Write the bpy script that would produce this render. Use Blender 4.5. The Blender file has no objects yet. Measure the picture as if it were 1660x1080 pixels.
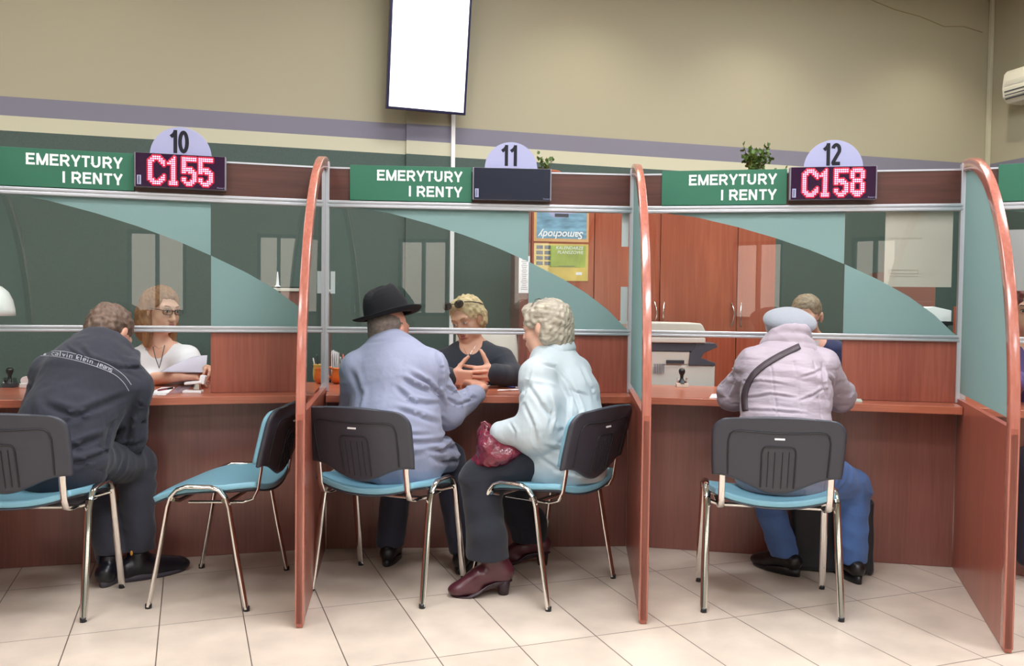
import bpy, math, random
import numpy as np
from mathutils import Vector, Matrix, Euler
random.seed(7); rng = np.random.RandomState(7)
PI = math.pi
R = math.radians
SC = bpy.context.scene
COL = SC.collection

# ------------------------------------------------------------------ camera
EYE = 1.2165; PITCH = 0.0327; ROLL = 0.0125; FPX = 1400.0
cam = bpy.data.cameras.new('camera'); camo = bpy.data.objects.new('camera', cam); COL.objects.link(camo)
cam.sensor_fit = 'HORIZONTAL'; cam.sensor_width = 36.0; cam.lens = 36.0*FPX/1660.0
cam.clip_start = 0.05; cam.clip_end = 200
camo.matrix_world = Matrix.Translation((0, 0, EYE)) @ Matrix.Rotation(PI/2-PITCH, 4, 'X') @ Matrix.Rotation(ROLL, 4, 'Z')
SC.camera = camo

def at(px, py, Y):
    """the point of the room that stands Y metres in front of the camera and is seen at this pixel"""
    x = px-830.0; y = 540.0-py
    cr, sr = math.cos(ROLL), math.sin(ROLL)
    x, y = x*cr-y*sr, x*sr+y*cr
    x /= FPX; y /= FPX
    cp, sp = math.cos(PITCH), math.sin(PITCH)
    d = Vector((x, cp+y*sp, -sp+y*cp))
    return Vector((0, 0, EYE))+d*(Y/d.y)

def atz(px, py, z):
    p = at(px, py, 1.0); d = p-Vector((0, 0, EYE))
    return Vector((0, 0, EYE))+d*((z-EYE)/d.z)

# ------------------------------------------------------------------ view, world
SC.view_settings.view_transform = 'Standard'; SC.view_settings.look = 'None'
SC.view_settings.exposure = 0.3; SC.view_settings.gamma = 1.0
try: SC.view_settings.use_curve_mapping = False
except Exception: pass
SC.cycles.max_bounces = 10; SC.cycles.transparent_max_bounces = 16
SC.cycles.sample_clamp_indirect = 4.0
SC.cycles.use_denoising = True
SC.cycles.caustics_reflective = False; SC.cycles.caustics_refractive = False
w = bpy.data.worlds.new('world'); SC.world = w; w.use_nodes = True
nt = w.node_tree; bg = nt.nodes['Background']
sky = nt.nodes.new('ShaderNodeTexSky'); sky.sky_type = 'PREETHAM'; sky.turbidity = 6.0
sky.sun_direction = (0.3, 0.6, 0.5)
nt.links.new(sky.outputs[0], bg.inputs[0]); bg.inputs[1].default_value = 6.5

# room frame: corner C, u runs left along the back wall, w runs towards the viewer
RC = Vector((4.14, 7.6, 0)); RA = math.atan2(2.1, 7.4)
RU = Vector((-math.cos(RA), -math.sin(RA), 0)); RW = Vector((math.sin(RA), -math.cos(RA), 0))
CEIL = 3.93
def room(u, w_, z=0): return RC+RU*u+RW*w_+Vector((0, 0, z))

# ------------------------------------------------------------------ lights of the hall
LIGHT_PANELS = []
for iu, u in enumerate((2.2, 5.0, 7.8, 10.6)):
    for iw, w_ in enumerate((1.75, 3.7, 5.6, 8.6)):  # the row nearest the back wall is unseen, added to brighten the officers
        LIGHT_PANELS.append((u, w_))
def area(name, loc, rot, sx, sy, power, col):
    l = bpy.data.lights.new(name, 'AREA'); l.shape = 'RECTANGLE'; l.size = sx; l.size_y = sy
    l.energy = power; l.color = col
    o = bpy.data.objects.new(name, l); COL.objects.link(o); o.location = loc; o.rotation_euler = rot
    return o
for (u, w_) in LIGHT_PANELS:
    area('ceiling_panel_light', room(u, w_, CEIL-0.06), (0, 0, RA), 1.15, 0.55, {1.75: 20, 3.7: 48, 5.6: 42, 8.6: 34}[w_]*({2.2: 1.05, 5.0: 1.05, 7.8: .5, 10.6: .2}[u] if w_ < 5 else {2.2: 1.15, 5.0: 1.15, 7.8: .8, 10.6: .45}[u]), (0.94, 0.985, 1.06))
SPOTS = [0.76, 2.35, 3.78, 5.55, 7.05]
for u in SPOTS:
    l = bpy.data.lights.new('downlight_lamp', 'SPOT'); l.energy = 44 if u < 5 else 6; l.color = (1.0, 0.94, 0.74)
    l.spot_size = R(115); l.spot_blend = 0.9; l.shadow_soft_size = 0.05
    o = bpy.data.objects.new('downlight_lamp', l); COL.objects.link(o)
    o.location = room(u, 0.75, CEIL-0.04); o.rotation_euler = (0, 0, 0)
# ------------------------------------------------------------------ tagging and mesh helpers
def tag(o, label=None, cat=None, group=None, kind=None):
    if label: o['label'] = label
    if cat: o['category'] = cat
    if group: o['group'] = group
    if kind: o['kind'] = kind
    return o
def empty(name, loc=(0, 0, 0), rz=0.0, label=None, cat=None, group=None, mat=None):
    o = bpy.data.objects.new(name, None); COL.objects.link(o); o.empty_display_size = 0.1
    if mat is not None: o.matrix_world = mat
    else: o.location = loc; o.rotation_euler = (0, 0, rz)
    return tag(o, label, cat, group)
def kids(o): return [c for c in bpy.data.objects if c.parent == o]
def copy_tree(o, parent=None):
    c = o.copy(); COL.objects.link(c); c.parent = parent
    for ch in kids(o):
        if ch is not c: copy_tree(ch, c)
    return c
def T(x=0, y=0, z=0): return Matrix.Translation((x, y, z))
def RX(a): return Matrix.Rotation(a, 4, 'X')
def RY(a): return Matrix.Rotation(a, 4, 'Y')
def RZ(a): return Matrix.Rotation(a, 4, 'Z')

class MB:
    def __init__(s): s.v = []; s.f = []; s.m = []; s.cur = 0; s.sm = []
    def add(s, vs, fs, M=None, smooth=False):
        n = len(s.v)
        for p in vs:
            p = Vector(p); s.v.append(M @ p if M is not None else p)
        for f in fs:
            s.f.append([i+n for i in f]); s.m.append(s.cur); s.sm.append(smooth)
        return s
    def mat(s, i): s.cur = i; return s
    def box(s, c, d, M=None):
        x, y, z = c; a, b, e = d[0]/2, d[1]/2, d[2]/2
        vs = [(x+i*a, y+j*b, z+k*e) for i in (-1, 1) for j in (-1, 1) for k in (-1, 1)]
        fs = [(0, 1, 3, 2), (4, 6, 7, 5), (0, 4, 5, 1), (2, 3, 7, 6), (0, 2, 6, 4), (1, 5, 7, 3)]
        return s.add(vs, fs, M)
    def quad(s, a, b, c, d, M=None): return s.add([a, b, c, d], [(0, 1, 2, 3)], M)
    def prism(s, pts, y0, y1, M=None, smooth=False):
        """polygon in local x,z extruded from y0 to y1"""
        n = len(pts)
        vs = [(p[0], y0, p[1]) for p in pts]+[(p[0], y1, p[1]) for p in pts]
        s.add(vs, [tuple(range(n)), tuple(range(2*n-1, n-1, -1))], M)
        return s.add(vs, [(i, i+n, (i+1) % n+n, (i+1) % n) for i in range(n)], M, smooth)
    def tube(s, pts, r, n=10, M=None, closed=False, r2=None, up=(0, 0, 1), caps=True):
        """swept tube; r may be a list; r2 gives an oval section (r across, r2 along the up direction)"""
        pts = [Vector(p) for p in pts]; N = len(pts)
        rr = r if isinstance(r, (list, tuple)) else [r]*N
        ra = r2 if isinstance(r2, (list, tuple)) else ([r2]*N if r2 else rr)
        vs = []; prevx = None
        for i, p in enumerate(pts):
            if closed: t = (pts[(i+1) % N]-pts[i-1])
            else: t = (pts[min(i+1, N-1)]-pts[max(i-1, 0)])
            t.normalize()
            if prevx is None:
                u = Vector(up)
                if abs(u.dot(t)) > 0.95: u = Vector((0, 1, 0)) if abs(t.y) < .9 else Vector((1, 0, 0))
                x = t.cross(u).normalized()
            else:
                x = (prevx-t*prevx.dot(t))
                x.normalize()
            prevx = x; y = x.cross(t).normalized()
            for k in range(n):
                a = 2*PI*k/n
                vs.append(p+x*math.cos(a)*rr[i]+y*math.sin(a)*ra[i])
        fs = []
        for i in range(N if closed else N-1):
            j = (i+1) % N
            for k in range(n):
                l = (k+1) % n
                fs.append((i*n+k, i*n+l, j*n+l, j*n+k))
        s.add(vs, fs, M, True)
        if not closed and caps: s.add(vs, [tuple(range(n-1, -1, -1)), tuple((N-1)*n+k for k in range(n))], M)
        return s
    def lathe(s, prof, n=24, M=None, smooth=True):
        vs = []; fs = []
        for (r, z) in prof:
            for k in range(n):
                a = 2*PI*k/n; vs.append((r*math.cos(a), r*math.sin(a), z))
        for i in range(len(prof)-1):
            for k in range(n):
                l = (k+1) % n; fs.append((i*n+k, i*n+l, (i+1)*n+l, (i+1)*n+k))
        return s.add(vs, fs, M, smooth)
    def sphere(s, c, r, nu=14, nv=9, M=None):
        if not isinstance(r, (list, tuple)): r = (r, r, r)
        vs = [(c[0], c[1], c[2]+r[2])]; fs = []
        for j in range(1, nv):
            b = PI*j/nv
            for i in range(nu):
                a = 2*PI*i/nu
                vs.append((c[0]+r[0]*math.sin(b)*math.cos(a), c[1]+r[1]*math.sin(b)*math.sin(a), c[2]+r[2]*math.cos(b)))
        vs.append((c[0], c[1], c[2]-r[2])); e = len(vs)-1
        for i in range(nu):
            k = (i+1) % nu
            fs.append((0, 1+i, 1+k)); fs.append((e, e-nu+k, e-nu+i))
            for j in range(nv-2): fs.append((1+j*nu+i, 1+(j+1)*nu+i, 1+(j+1)*nu+k, 1+j*nu+k))
        return s.add(vs, fs, M, True)
    def grid(s, fn, nu, nv, M=None, smooth=True, th=None):
        vs = [Vector(fn(i/(nu-1), j/(nv-1))) for j in range(nv) for i in range(nu)]
        fs = [(j*nu+i, j*nu+i+1, (j+1)*nu+i+1, (j+1)*nu+i) for j in range(nv-1) for i in range(nu-1)]
        return s.add(vs, fs, M, smooth)
    def build(s, name, mats, parent=None, bevel=0.0, seg=2, solid=0.0, sub=0, M=None, fix=True):
        me = bpy.data.meshes.new(name)
        me.from_pydata([tuple(v) for v in s.v], [], s.f)
        if not isinstance(mats, (list, tuple)): mats = [mats]
        for m in mats: me.materials.append(m)
        me.polygons.foreach_set('material_index', s.m); me.polygons.foreach_set('use_smooth', s.sm)
        me.update()
        if fix:
            import bmesh
            bm = bmesh.new(); bm.from_mesh(me)
            bmesh.ops.remove_doubles(bm, verts=bm.verts, dist=1e-5)
            bmesh.ops.recalc_face_normals(bm, faces=bm.faces)
            bm.to_mesh(me); bm.free()
        o = bpy.data.objects.new(name, me); COL.objects.link(o)
        if parent is not None: o.parent = parent
        if M is not None: o.matrix_local = M
        if solid:
            q = o.modifiers.new('solid', 'SOLIDIFY'); q.thickness = abs(solid); q.offset = -1 if solid > 0 else 1
        if bevel:
            b = o.modifiers.new('bevel', 'BEVEL'); b.width = bevel; b.segments = seg; b.limit_method = 'ANGLE'; b.angle_limit = R(40)
            b.harden_normals = False
        if sub:
            q = o.modifiers.new('sub', 'SUBSURF'); q.levels = sub; q.render_levels = sub
        return o

def text_mesh(body, size, mat, name, parent, M, bold=0.0, extrude=0.001, align='LEFT', sx=1.0, shear=0.0, space=1.0, line=1.0):
    cu = bpy.data.curves.new(name, 'FONT'); cu.body = body; cu.size = size; cu.offset = bold; cu.extrude = extrude
    cu.align_x = align; cu.align_y = 'CENTER'; cu.shear = shear; cu.space_character = space; cu.space_line = line
    cu.resolution_u = 4
    tmp = bpy.data.objects.new(name+'_tmp', cu); COL.objects.link(tmp)
    dg = bpy.context.evaluated_depsgraph_get(); dg.update()
    me = bpy.data.meshes.new_from_object(tmp.evaluated_get(dg))
    bpy.data.objects.remove(tmp); bpy.data.curves.remove(cu)
    me.name = name; me.materials.clear(); me.materials.append(mat)
    me.transform(M @ Matrix.Diagonal((sx, 1, 1, 1)))
    o = bpy.data.objects.new(name, me); COL.objects.link(o); o.parent = parent
    return o

# ------------------------------------------------------------------ materials
def lin(c):
    if isinstance(c, str):
        c = tuple(int(c[i:i+2], 16)/255 for i in (0, 2, 4))
    return tuple((x/12.92 if x <= .04045 else ((x+.055)/1.055)**2.4) for x in c)
def mat(name, col, rough=0.5, metal=0.0, spec=0.5, bump=None, var=None, coat=0.0, emit=None, sheen=0.0, sss=0.0, trans=0.0):
    m = bpy.data.materials.new(name); m.use_nodes = True; nt = m.node_tree; b = nt.nodes['Principled BSDF']
    c = lin(col); b.inputs['Base Color'].default_value = (*c, 1)
    b.inputs['Roughness'].default_value = rough; b.inputs['Metallic'].default_value = metal
    b.inputs['Specular IOR Level'].default_value = spec; b.inputs['Coat Weight'].default_value = coat
    b.inputs['Coat Roughness'].default_value = 0.08
    b.inputs['Sheen Weight'].default_value = sheen
    if trans: b.inputs['Transmission Weight'].default_value = trans
    if sss:
        b.inputs['Subsurface Weight'].default_value = sss; b.inputs['Subsurface Scale'].default_value = 0.01
        b.inputs['Subsurface Radius'].default_value = (1, .35, .2)
    if emit:
        b.inputs['Emission Color'].default_value = (*lin(emit[0]), 1); b.inputs['Emission Strength'].default_value = emit[1]
    tc = nt.nodes.new('ShaderNodeTexCoord')
    if var:   # (scale, amount[, scale vector])
        n = nt.nodes.new('ShaderNodeTexNoise'); n.inputs['Scale'].default_value = var[0]; n.inputs['Detail'].default_value = 4
        mp = nt.nodes.new('ShaderNodeMapping'); nt.links.new(tc.outputs['Object'], mp.inputs[0])
        if len(var) > 2: mp.inputs['Scale'].default_value = var[2]
        nt.links.new(mp.outputs[0], n.inputs['Vector'])
        r = nt.nodes.new('ShaderNodeValToRGB'); a = var[1]
        r.color_ramp.elements[0].position = .3; r.color_ramp.elements[1].position = .7
        r.color_ramp.elements[0].color = tuple(x*(1-a) for x in c)+(1,); r.color_ramp.elements[1].color = tuple(min(1, x*(1+a)) for x in c)+(1,)
        nt.links.new(n.outputs['Fac'], r.inputs[0]); nt.links.new(r.outputs[0], b.inputs['Base Color'])
    if bump:  # list of (scale, strength, distance[, scale vector])
        prev = None
        for q in (bump if isinstance(bump, list) else [bump]):
            n = nt.nodes.new('ShaderNodeTexNoise'); n.inputs['Scale'].default_value = q[0]; n.inputs['Detail'].default_value = 3
            mp = nt.nodes.new('ShaderNodeMapping'); nt.links.new(tc.outputs['Object'], mp.inputs[0])
            if len(q) > 3: mp.inputs['Scale'].default_value = q[3]
            nt.links.new(mp.outputs[0], n.inputs['Vector'])
            bp = nt.nodes.new('ShaderNodeBump'); bp.inputs['Strength'].default_value = q[1]; bp.inputs['Distance'].default_value = q[2]
            nt.links.new(n.outputs['Fac'], bp.inputs['Height'])
            if prev: nt.links.new(prev.outputs[0], bp.inputs['Normal'])
            prev = bp
        nt.links.new(prev.outputs[0], b.inputs['Normal'])
    return m

def wood(name, c1, c2, c3, rough=0.3, axis='Z', scale=1.0, coat=0.25):
    """laminate with long fine grain along one axis and slow tone change across it"""
    m = bpy.data.materials.new(name); m.use_nodes = True; nt = m.node_tree; b = nt.nodes['Principled BSDF']
    tc = nt.nodes.new('ShaderNodeTexCoord'); L = nt.links
    def noise(sv, sc, det):
        mp = nt.nodes.new('ShaderNodeMapping'); L.new(tc.outputs['Object'], mp.inputs[0]); mp.inputs['Scale'].default_value = sv
        n = nt.nodes.new('ShaderNodeTexNoise'); n.inputs['Scale'].default_value = sc*scale; n.inputs['Detail'].default_value = det
        n.inputs['Distortion'].default_value = .4
        L.new(mp.outputs[0], n.inputs['Vector']); return n
    lo, hi = 0.045, 1.0
    sv = {'Z': (hi, hi, lo), 'X': (lo, hi, hi), 'Y': (hi, lo, hi)}[axis]
    n1 = noise(sv, 85, 5); n2 = noise(tuple(x*.9 for x in sv), 9, 3)
    r = nt.nodes.new('ShaderNodeValToRGB'); e = r.color_ramp.elements
    e[0].position = .33; e[0].color = (*lin(c1), 1); e[1].position = .68; e[1].color = (*lin(c3), 1)
    k = e.new(.5); k.color = (*lin(c2), 1)
    mx = nt.nodes.new('ShaderNodeMath'); mx.operation = 'MULTIPLY_ADD'; mx.inputs[1].default_value = .55
    ml = nt.nodes.new('ShaderNodeMath'); ml.operation = 'MULTIPLY'; ml.inputs[1].default_value = .45
    L.new(n2.outputs['Fac'], ml.inputs[0]); L.new(n1.outputs['Fac'], mx.inputs[0]); L.new(ml.outputs[0], mx.inputs[2])
    L.new(mx.outputs[0], r.inputs[0]); L.new(r.outputs[0], b.inputs['Base Color'])
    b.inputs['Roughness'].default_value = rough; b.inputs['Coat Weight'].default_value = coat; b.inputs['Coat Roughness'].default_value = .15
    return m

M_ = {}
M_['wood'] = wood('mahogany_laminate', '7A4C45', '84534A', '8F5B52')
M_['woodb'] = wood('red_mahogany_laminate', '864537', '955040', 'A45B49', rough=.35)
M_['woodx'] = wood('mahogany_laminate_long', 'A65C46', 'B4674E', 'C4765C', rough=.28, axis='X')
M_['woodhdr'] = wood('dark_mahogany_laminate', '48261D', '532D25', '60352C', rough=.4, axis='X')
M_['woodcab'] = wood('cherry_laminate', '8E4630', '9C4F38', 'AC5D42', rough=.22, scale=.6, coat=.5)
M_['woodedge'] = wood('bent_mahogany', '97574A', 'A56152', 'B57262', rough=.22, axis='Z', coat=.6)
M_['alu'] = mat('brushed_aluminium', 'C9CBD2', .38, .75, bump=(60, .15, .0005, (1, 1, .02)))
M_['chrome'] = mat('chrome', 'E3E0DC', .07, 1.0)
M_['white'] = mat('white_plastic', 'E8E8EA', .35)
M_['cream'] = mat('cream_plastic', 'DAD6CA', .4)
M_['paper'] = mat('white_paper', 'ECEBEF', .85)
M_['black'] = mat('black_plastic', '17181C', .35)
M_['dark'] = mat('dark_grey_plastic', '3B3E45', .4)
M_['green'] = mat('green_sign_film', '24664D', .5)
M_['number'] = mat('dark_ink', '15131F', .85)
M_['plate'] = mat('pale_lilac_plate', '9FA1C4', .45)
M_['ink'] = mat('grey_ink', '77737F', .7)
M_['teal'] = mat('teal_seat_fabric', '78AABD', .38, bump=(900, .2, .0005))
M_['groove'] = mat('dark_groove', '1C1C22', .5)
M_['shell'] = mat('black_chair_plastic', '383A44', .42, bump=(500, .2, .0005))
M_['wallcream'] = mat('cream_wall_paint', 'A7A18B', .8, bump=(120, .1, .001))
M_['wallgreen'] = mat('dark_green_wall_panel', '43544F', .7, bump=(200, .2, .001), var=(90, .08))
M_['wallpurple'] = mat('lilac_grey_stripe', '7C7A8A', .8)
M_['walllight'] = mat('pale_cream_stripe', 'C4C1AA', .8)
M_['ceil'] = mat('white_ceiling_tile', 'D8D4C4', .9, bump=(300, .3, .001))

def glass_mat(name, tint, refl=1.0):
    m = bpy.data.materials.new(name); m.use_nodes = True; nt = m.node_tree; nt.nodes.clear(); L = nt.links
    out = nt.nodes.new('ShaderNodeOutputMaterial'); mix = nt.nodes.new('ShaderNodeMixShader')
    fr = nt.nodes.new('ShaderNodeFresnel'); fr.inputs[0].default_value = 1.5
    mu = nt.nodes.new('ShaderNodeMath'); mu.operation = 'MULTIPLY'; mu.inputs[1].default_value = refl; mu.use_clamp = True
    tr = nt.nodes.new('ShaderNodeBsdfTransparent'); tr.inputs[0].default_value = (*tint, 1)
    gl = nt.nodes.new('ShaderNodeBsdfGlossy'); gl.inputs['Roughness'].default_value = 0.0
    ge = nt.nodes.new('ShaderNodeNewGeometry'); iv = nt.nodes.new('ShaderNodeMath'); iv.operation = 'SUBTRACT'; iv.inputs[0].default_value = 1.0
    m2 = nt.nodes.new('ShaderNodeMath'); m2.operation = 'MULTIPLY'
    L.new(ge.outputs['Backfacing'], iv.inputs[1]); L.new(fr.outputs[0], mu.inputs[0]); L.new(mu.outputs[0], m2.inputs[0]); L.new(iv.outputs[0], m2.inputs[1]); L.new(m2.outputs[0], mix.inputs[0]); L.new(tr.outputs[0], mix.inputs[1]); L.new(gl.outputs[0], mix.inputs[2])
    L.new(mix.outputs[0], out.inputs[0]); return m
M_['glass'] = glass_mat('clear_glass', (.95, .98, .965), 1.9)
def film_mat(name, col, see):
    m = bpy.data.materials.new(name); m.use_nodes = True; nt = m.node_tree; nt.nodes.clear(); L = nt.links
    out = nt.nodes.new('ShaderNodeOutputMaterial'); m1 = nt.nodes.new('ShaderNodeMixShader'); m2 = nt.nodes.new('ShaderNodeMixShader')
    d = nt.nodes.new('ShaderNodeBsdfDiffuse'); t = nt.nodes.new('ShaderNodeBsdfTranslucent'); tr = nt.nodes.new('ShaderNodeBsdfTransparent')
    c = lin(col)
    d.inputs[0].default_value = (*c, 1); t.inputs[0].default_value = (*c, 1); tr.inputs[0].default_value = (.75, .95, .88, 1)
    m1.inputs[0].default_value = .4; m2.inputs[0].default_value = see
    L.new(d.outputs[0], m1.inputs[1]); L.new(t.outputs[0], m1.inputs[2]); L.new(m1.outputs[0], m2.inputs[1]); L.new(tr.outputs[0], m2.inputs[2])
    L.new(m2.outputs[0], out.inputs[0]); return m
M_['film'] = film_mat('frosted_mint_film', 'A5C2C1', .12)

# ------------------------------------------------------------------ floor, walls, ceiling
def tile_mat():
    m = bpy.data.materials.new('beige_floor_tile'); m.use_nodes = True; nt = m.node_tree; b = nt.nodes['Principled BSDF']; L = nt.links
    tc = nt.nodes.new('ShaderNodeTexCoord'); mp = nt.nodes.new('ShaderNodeMapping')
    mp.inputs['Rotation'].default_value = (0, 0, math.atan2(-.9367, -.35)); mp.inputs['Location'].default_value = (-3.45+.617*20, .498+.302*40, 0)
    L.new(tc.outputs['Object'], mp.inputs[0])
    br = nt.nodes.new('ShaderNodeTexBrick'); br.offset = 0; br.squash = 1; L.new(mp.outputs[0], br.inputs['Vector'])
    br.inputs['Scale'].default_value = 1; br.inputs['Brick Width'].default_value = .617; br.inputs['Row Height'].default_value = .302
    br.inputs['Mortar Size'].default_value = .0022; br.inputs['Mortar Smooth'].default_value = .2; br.inputs['Bias'].default_value = 0
    br.inputs['Color1'].default_value = (*lin('D3C5B7'), 1); br.inputs['Color2'].default_value = (*lin('CEC0B2'), 1); br.inputs['Mortar'].default_value = (*lin('6A5D55'), 1)
    n = nt.nodes.new('ShaderNodeTexNoise'); n.inputs['Scale'].default_value = 5; n.inputs['Detail'].default_value = 6; L.new(tc.outputs['Object'], n.inputs['Vector'])
    r = nt.nodes.new('ShaderNodeValToRGB'); r.color_ramp.elements[0].color = (.84, .83, .82, 1); r.color_ramp.elements[1].color = (1.06, 1.05, 1.03, 1)
    r.color_ramp.elements[0].position = .3; r.color_ramp.elements[1].position = .7
    L.new(n.outputs['Fac'], r.inputs[0])
    mx = nt.nodes.new('ShaderNodeMix'); mx.data_type = 'RGBA'; mx.blend_type = 'MULTIPLY'; mx.inputs[0].default_value = 1
    L.new(br.outputs['Color'], mx.inputs[6]); L.new(r.outputs[0], mx.inputs[7]); L.new(mx.outputs[2], b.inputs['Base Color'])
    b.inputs['Roughness'].default_value = .32; b.inputs['Specular IOR Level'].default_value = .45
    bp = nt.nodes.new('ShaderNodeBump'); bp.inputs['Distance'].default_value = .002; bp.inputs['Strength'].default_value = .5; bp.invert = True
    L.new(br.outputs['Fac'], bp.inputs['Height']); L.new(bp.outputs[0], b.inputs['Normal'])
    return m
def S(o): return tag(o, kind='structure')
UL, WL = 13.0, 12.5
b = MB(); P = [room(-.2, -.2), room(UL+.2, -.2), room(UL+.2, WL+.2), room(-.2, WL+.2)]
b.add([p+Vector((0, 0, z)) for z in (0, -.15) for p in P], [(0, 1, 2, 3), (7, 6, 5, 4), (0, 4, 5, 1), (1, 5, 6, 2), (2, 6, 7, 3), (3, 7, 4, 0)])
S(b.build('floor', tile_mat()))
b = MB(); b.add([p+Vector((0, 0, CEIL+z)) for z in (0, .15) for p in P], [(0, 1, 2, 3), (7, 6, 5, 4), (0, 4, 5, 1), (1, 5, 6, 2), (2, 6, 7, 3), (3, 7, 4, 0)])
S(b.build('ceiling', M_['ceil']))
RM = Matrix(((RU.x, RW.x, 0, RC.x), (RU.y, RW.y, 0, RC.y), (0, 0, 1, 0), (0, 0, 0, 1)))   # local (u, w, z) -> room
# painted bands: (z0, z1, material index)
BANDS = [(0, 2.28, 1), (2.28, 2.375, 3), (2.375, 2.495, 2), (2.495, CEIL, 0)]
WM = [M_['wallcream'], M_['wallgreen'], M_['wallpurple'], M_['walllight']]
def banded(b, u0, u1, w0, w1):
    for z0, z1, i in BANDS:
        b.mat(i).box(((u0+u1)/2, (w0+w1)/2, (z0+z1)/2), (abs(u1-u0), abs(w1-w0), z1-z0), RM)
# ------------------------------------------------------------------ bold sign lettering drawn from strokes (cap height 1)
def arcp(cx, cy, rx, ry, a0, a1, n=12): return [(cx+rx*math.cos(R(a0+(a1-a0)*t/n)), cy+ry*math.sin(R(a0+(a1-a0)*t/n))) for t in range(n+1)]
SF = {  # glyph: (advance, strokes)
'E': (.80, [[(.10, 0), (.10, 1)], [(.0, .91), (.68, .91)], [(.0, .52), (.62, .52)], [(.0, .09), (.70, .09)]]),
'M': (1.04, [[(.10, 0), (.10, 1)], [(.84, 0), (.84, 1)], [(.10, 1.0), (.47, .02)], [(.84, 1.0), (.47, .02)]]),
'R': (.88, [[(.10, 0), (.10, 1)], [(.0, .91), (.42, .91)]+arcp(.42, .68, .24, .23, 90, -90)+[(0, .45)], [(.40, .45), (.70, 0)]]),
'Y': (.82, [[(.36, 0), (.36, .45)], [(.36, .40), (.05, 1)], [(.36, .40), (.67, 1)]]),
'T': (.76, [[(.33, 0), (.33, 1)], [(0, .91), (.66, .91)]]),
'U': (.90, [[(.10, 1), (.10, .38)]+arcp(.37, .38, .27, .29, 180, 360)+[(.64, 1)]]),
'I': (.36, [[(.11, 0), (.11, 1)]]),
'N': (.90, [[(.10, 0), (.10, 1)], [(.64, 0), (.64, 1)], [(.10, .98), (.64, .02)]]),
' ': (.36, []),
'1': (.55, [[(.34, 0), (.34, 1)], [(.34, .93), (.24, .80), (.06, .70)]]),
'0': (.62, [arcp(.29, .5, .215, .415, 0, 360, 28)]),
'2': (.62, [arcp(.29, .70, .205, .215, 165, -25, 14)+[(.12, .16), (.10, .07)], [(.03, .085), (.55, .085)]]),
}
def stroke_width(txt, k=1.0): return sum(SF[c][0] for c in txt)*k
def stroke_text(b, txt, x, y, h, wt=.18, sx=1.0, depth=.001, M=None, right=False, track=0.0):
    """adds thick flat letters in the local x,z plane, facing -y"""
    tot = sum(SF[c][0]*sx+track for c in txt)
    if right: x = x-tot*h
    for c in txt:
        adv, st = SF[c]
        for q, pl in enumerate(st):
            pts = [(x+p[0]*sx*h, y+p[1]*h) for p in pl]; n = len(pts); t = wt*h/2; L = []; Rr = []
            closed = (pl[0] == pl[-1]) or (abs(pl[0][0]-pl[-1][0])+abs(pl[0][1]-pl[-1][1]) < 1e-6 and n > 3)
            for i in range(n):
                a = pts[(i-1) if i > 0 else (n-2 if closed else 0)]; e = pts[(i+1) if i < n-1 else (1 if closed else n-1)]
                if i > 0: d1 = Vector((pts[i][0]-a[0], pts[i][1]-a[1]))
                else: d1 = Vector((pts[i][0]-a[0], pts[i][1]-a[1])) if closed else Vector((e[0]-pts[i][0], e[1]-pts[i][1]))
                d2 = Vector((e[0]-pts[i][0], e[1]-pts[i][1])) if (i < n-1 or closed) else d1
                d1.normalize(); d2.normalize(); n1 = Vector((-d1.y, d1.x)); n2 = Vector((-d2.y, d2.x)); m = n1+n2; m.normalize(); k = t/max(.5, m.dot(n1))
                L.append((pts[i][0]+m.x*k, pts[i][1]+m.y*k)); Rr.append((pts[i][0]-m.x*k, pts[i][1]-m.y*k))
            e_ = depth*(.001*q)
            vs = [(p[0], -e_-depth, p[1]) for p in L+Rr]+[(p[0], 0, p[1]) for p in L+Rr]; fs = []
            for i in range(n-1):
                fs += [(i, i+1, n+i+1, n+i), (2*n+i, 2*n+n+i, 2*n+n+i+1, 2*n+i+1), (i, 2*n+i, 2*n+i+1, i+1), (n+i, n+i+1, 3*n+i+1, 3*n+i)]
            if not closed: fs += [(0, n, 3*n, 2*n), (n-1, 3*n-1, 4*n-1, 2*n-1)]
            b.add(vs, fs, M)
        x += adv*sx*h+track*h
    return b
# ------------------------------------------------------------------ walls (painted bands are flush paint)
b = MB(); banded(b, -.2, UL+.2, -.2, 0); S(b.build('wall_back', WM, fix=False))
b = MB(); banded(b, -.2, 0, 0, WL+.2); S(b.build('wall_right', WM, fix=False))
b = MB(); banded(b, UL, UL+.2, 0, WL+.2); S(b.build('wall_left', WM, fix=False))
M_['wallhall'] = mat('hall_wall_paint', 'C2BFB4', .85)
M_['frame'] = mat('window_frame_grey', '8B8F96', .5)
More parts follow.
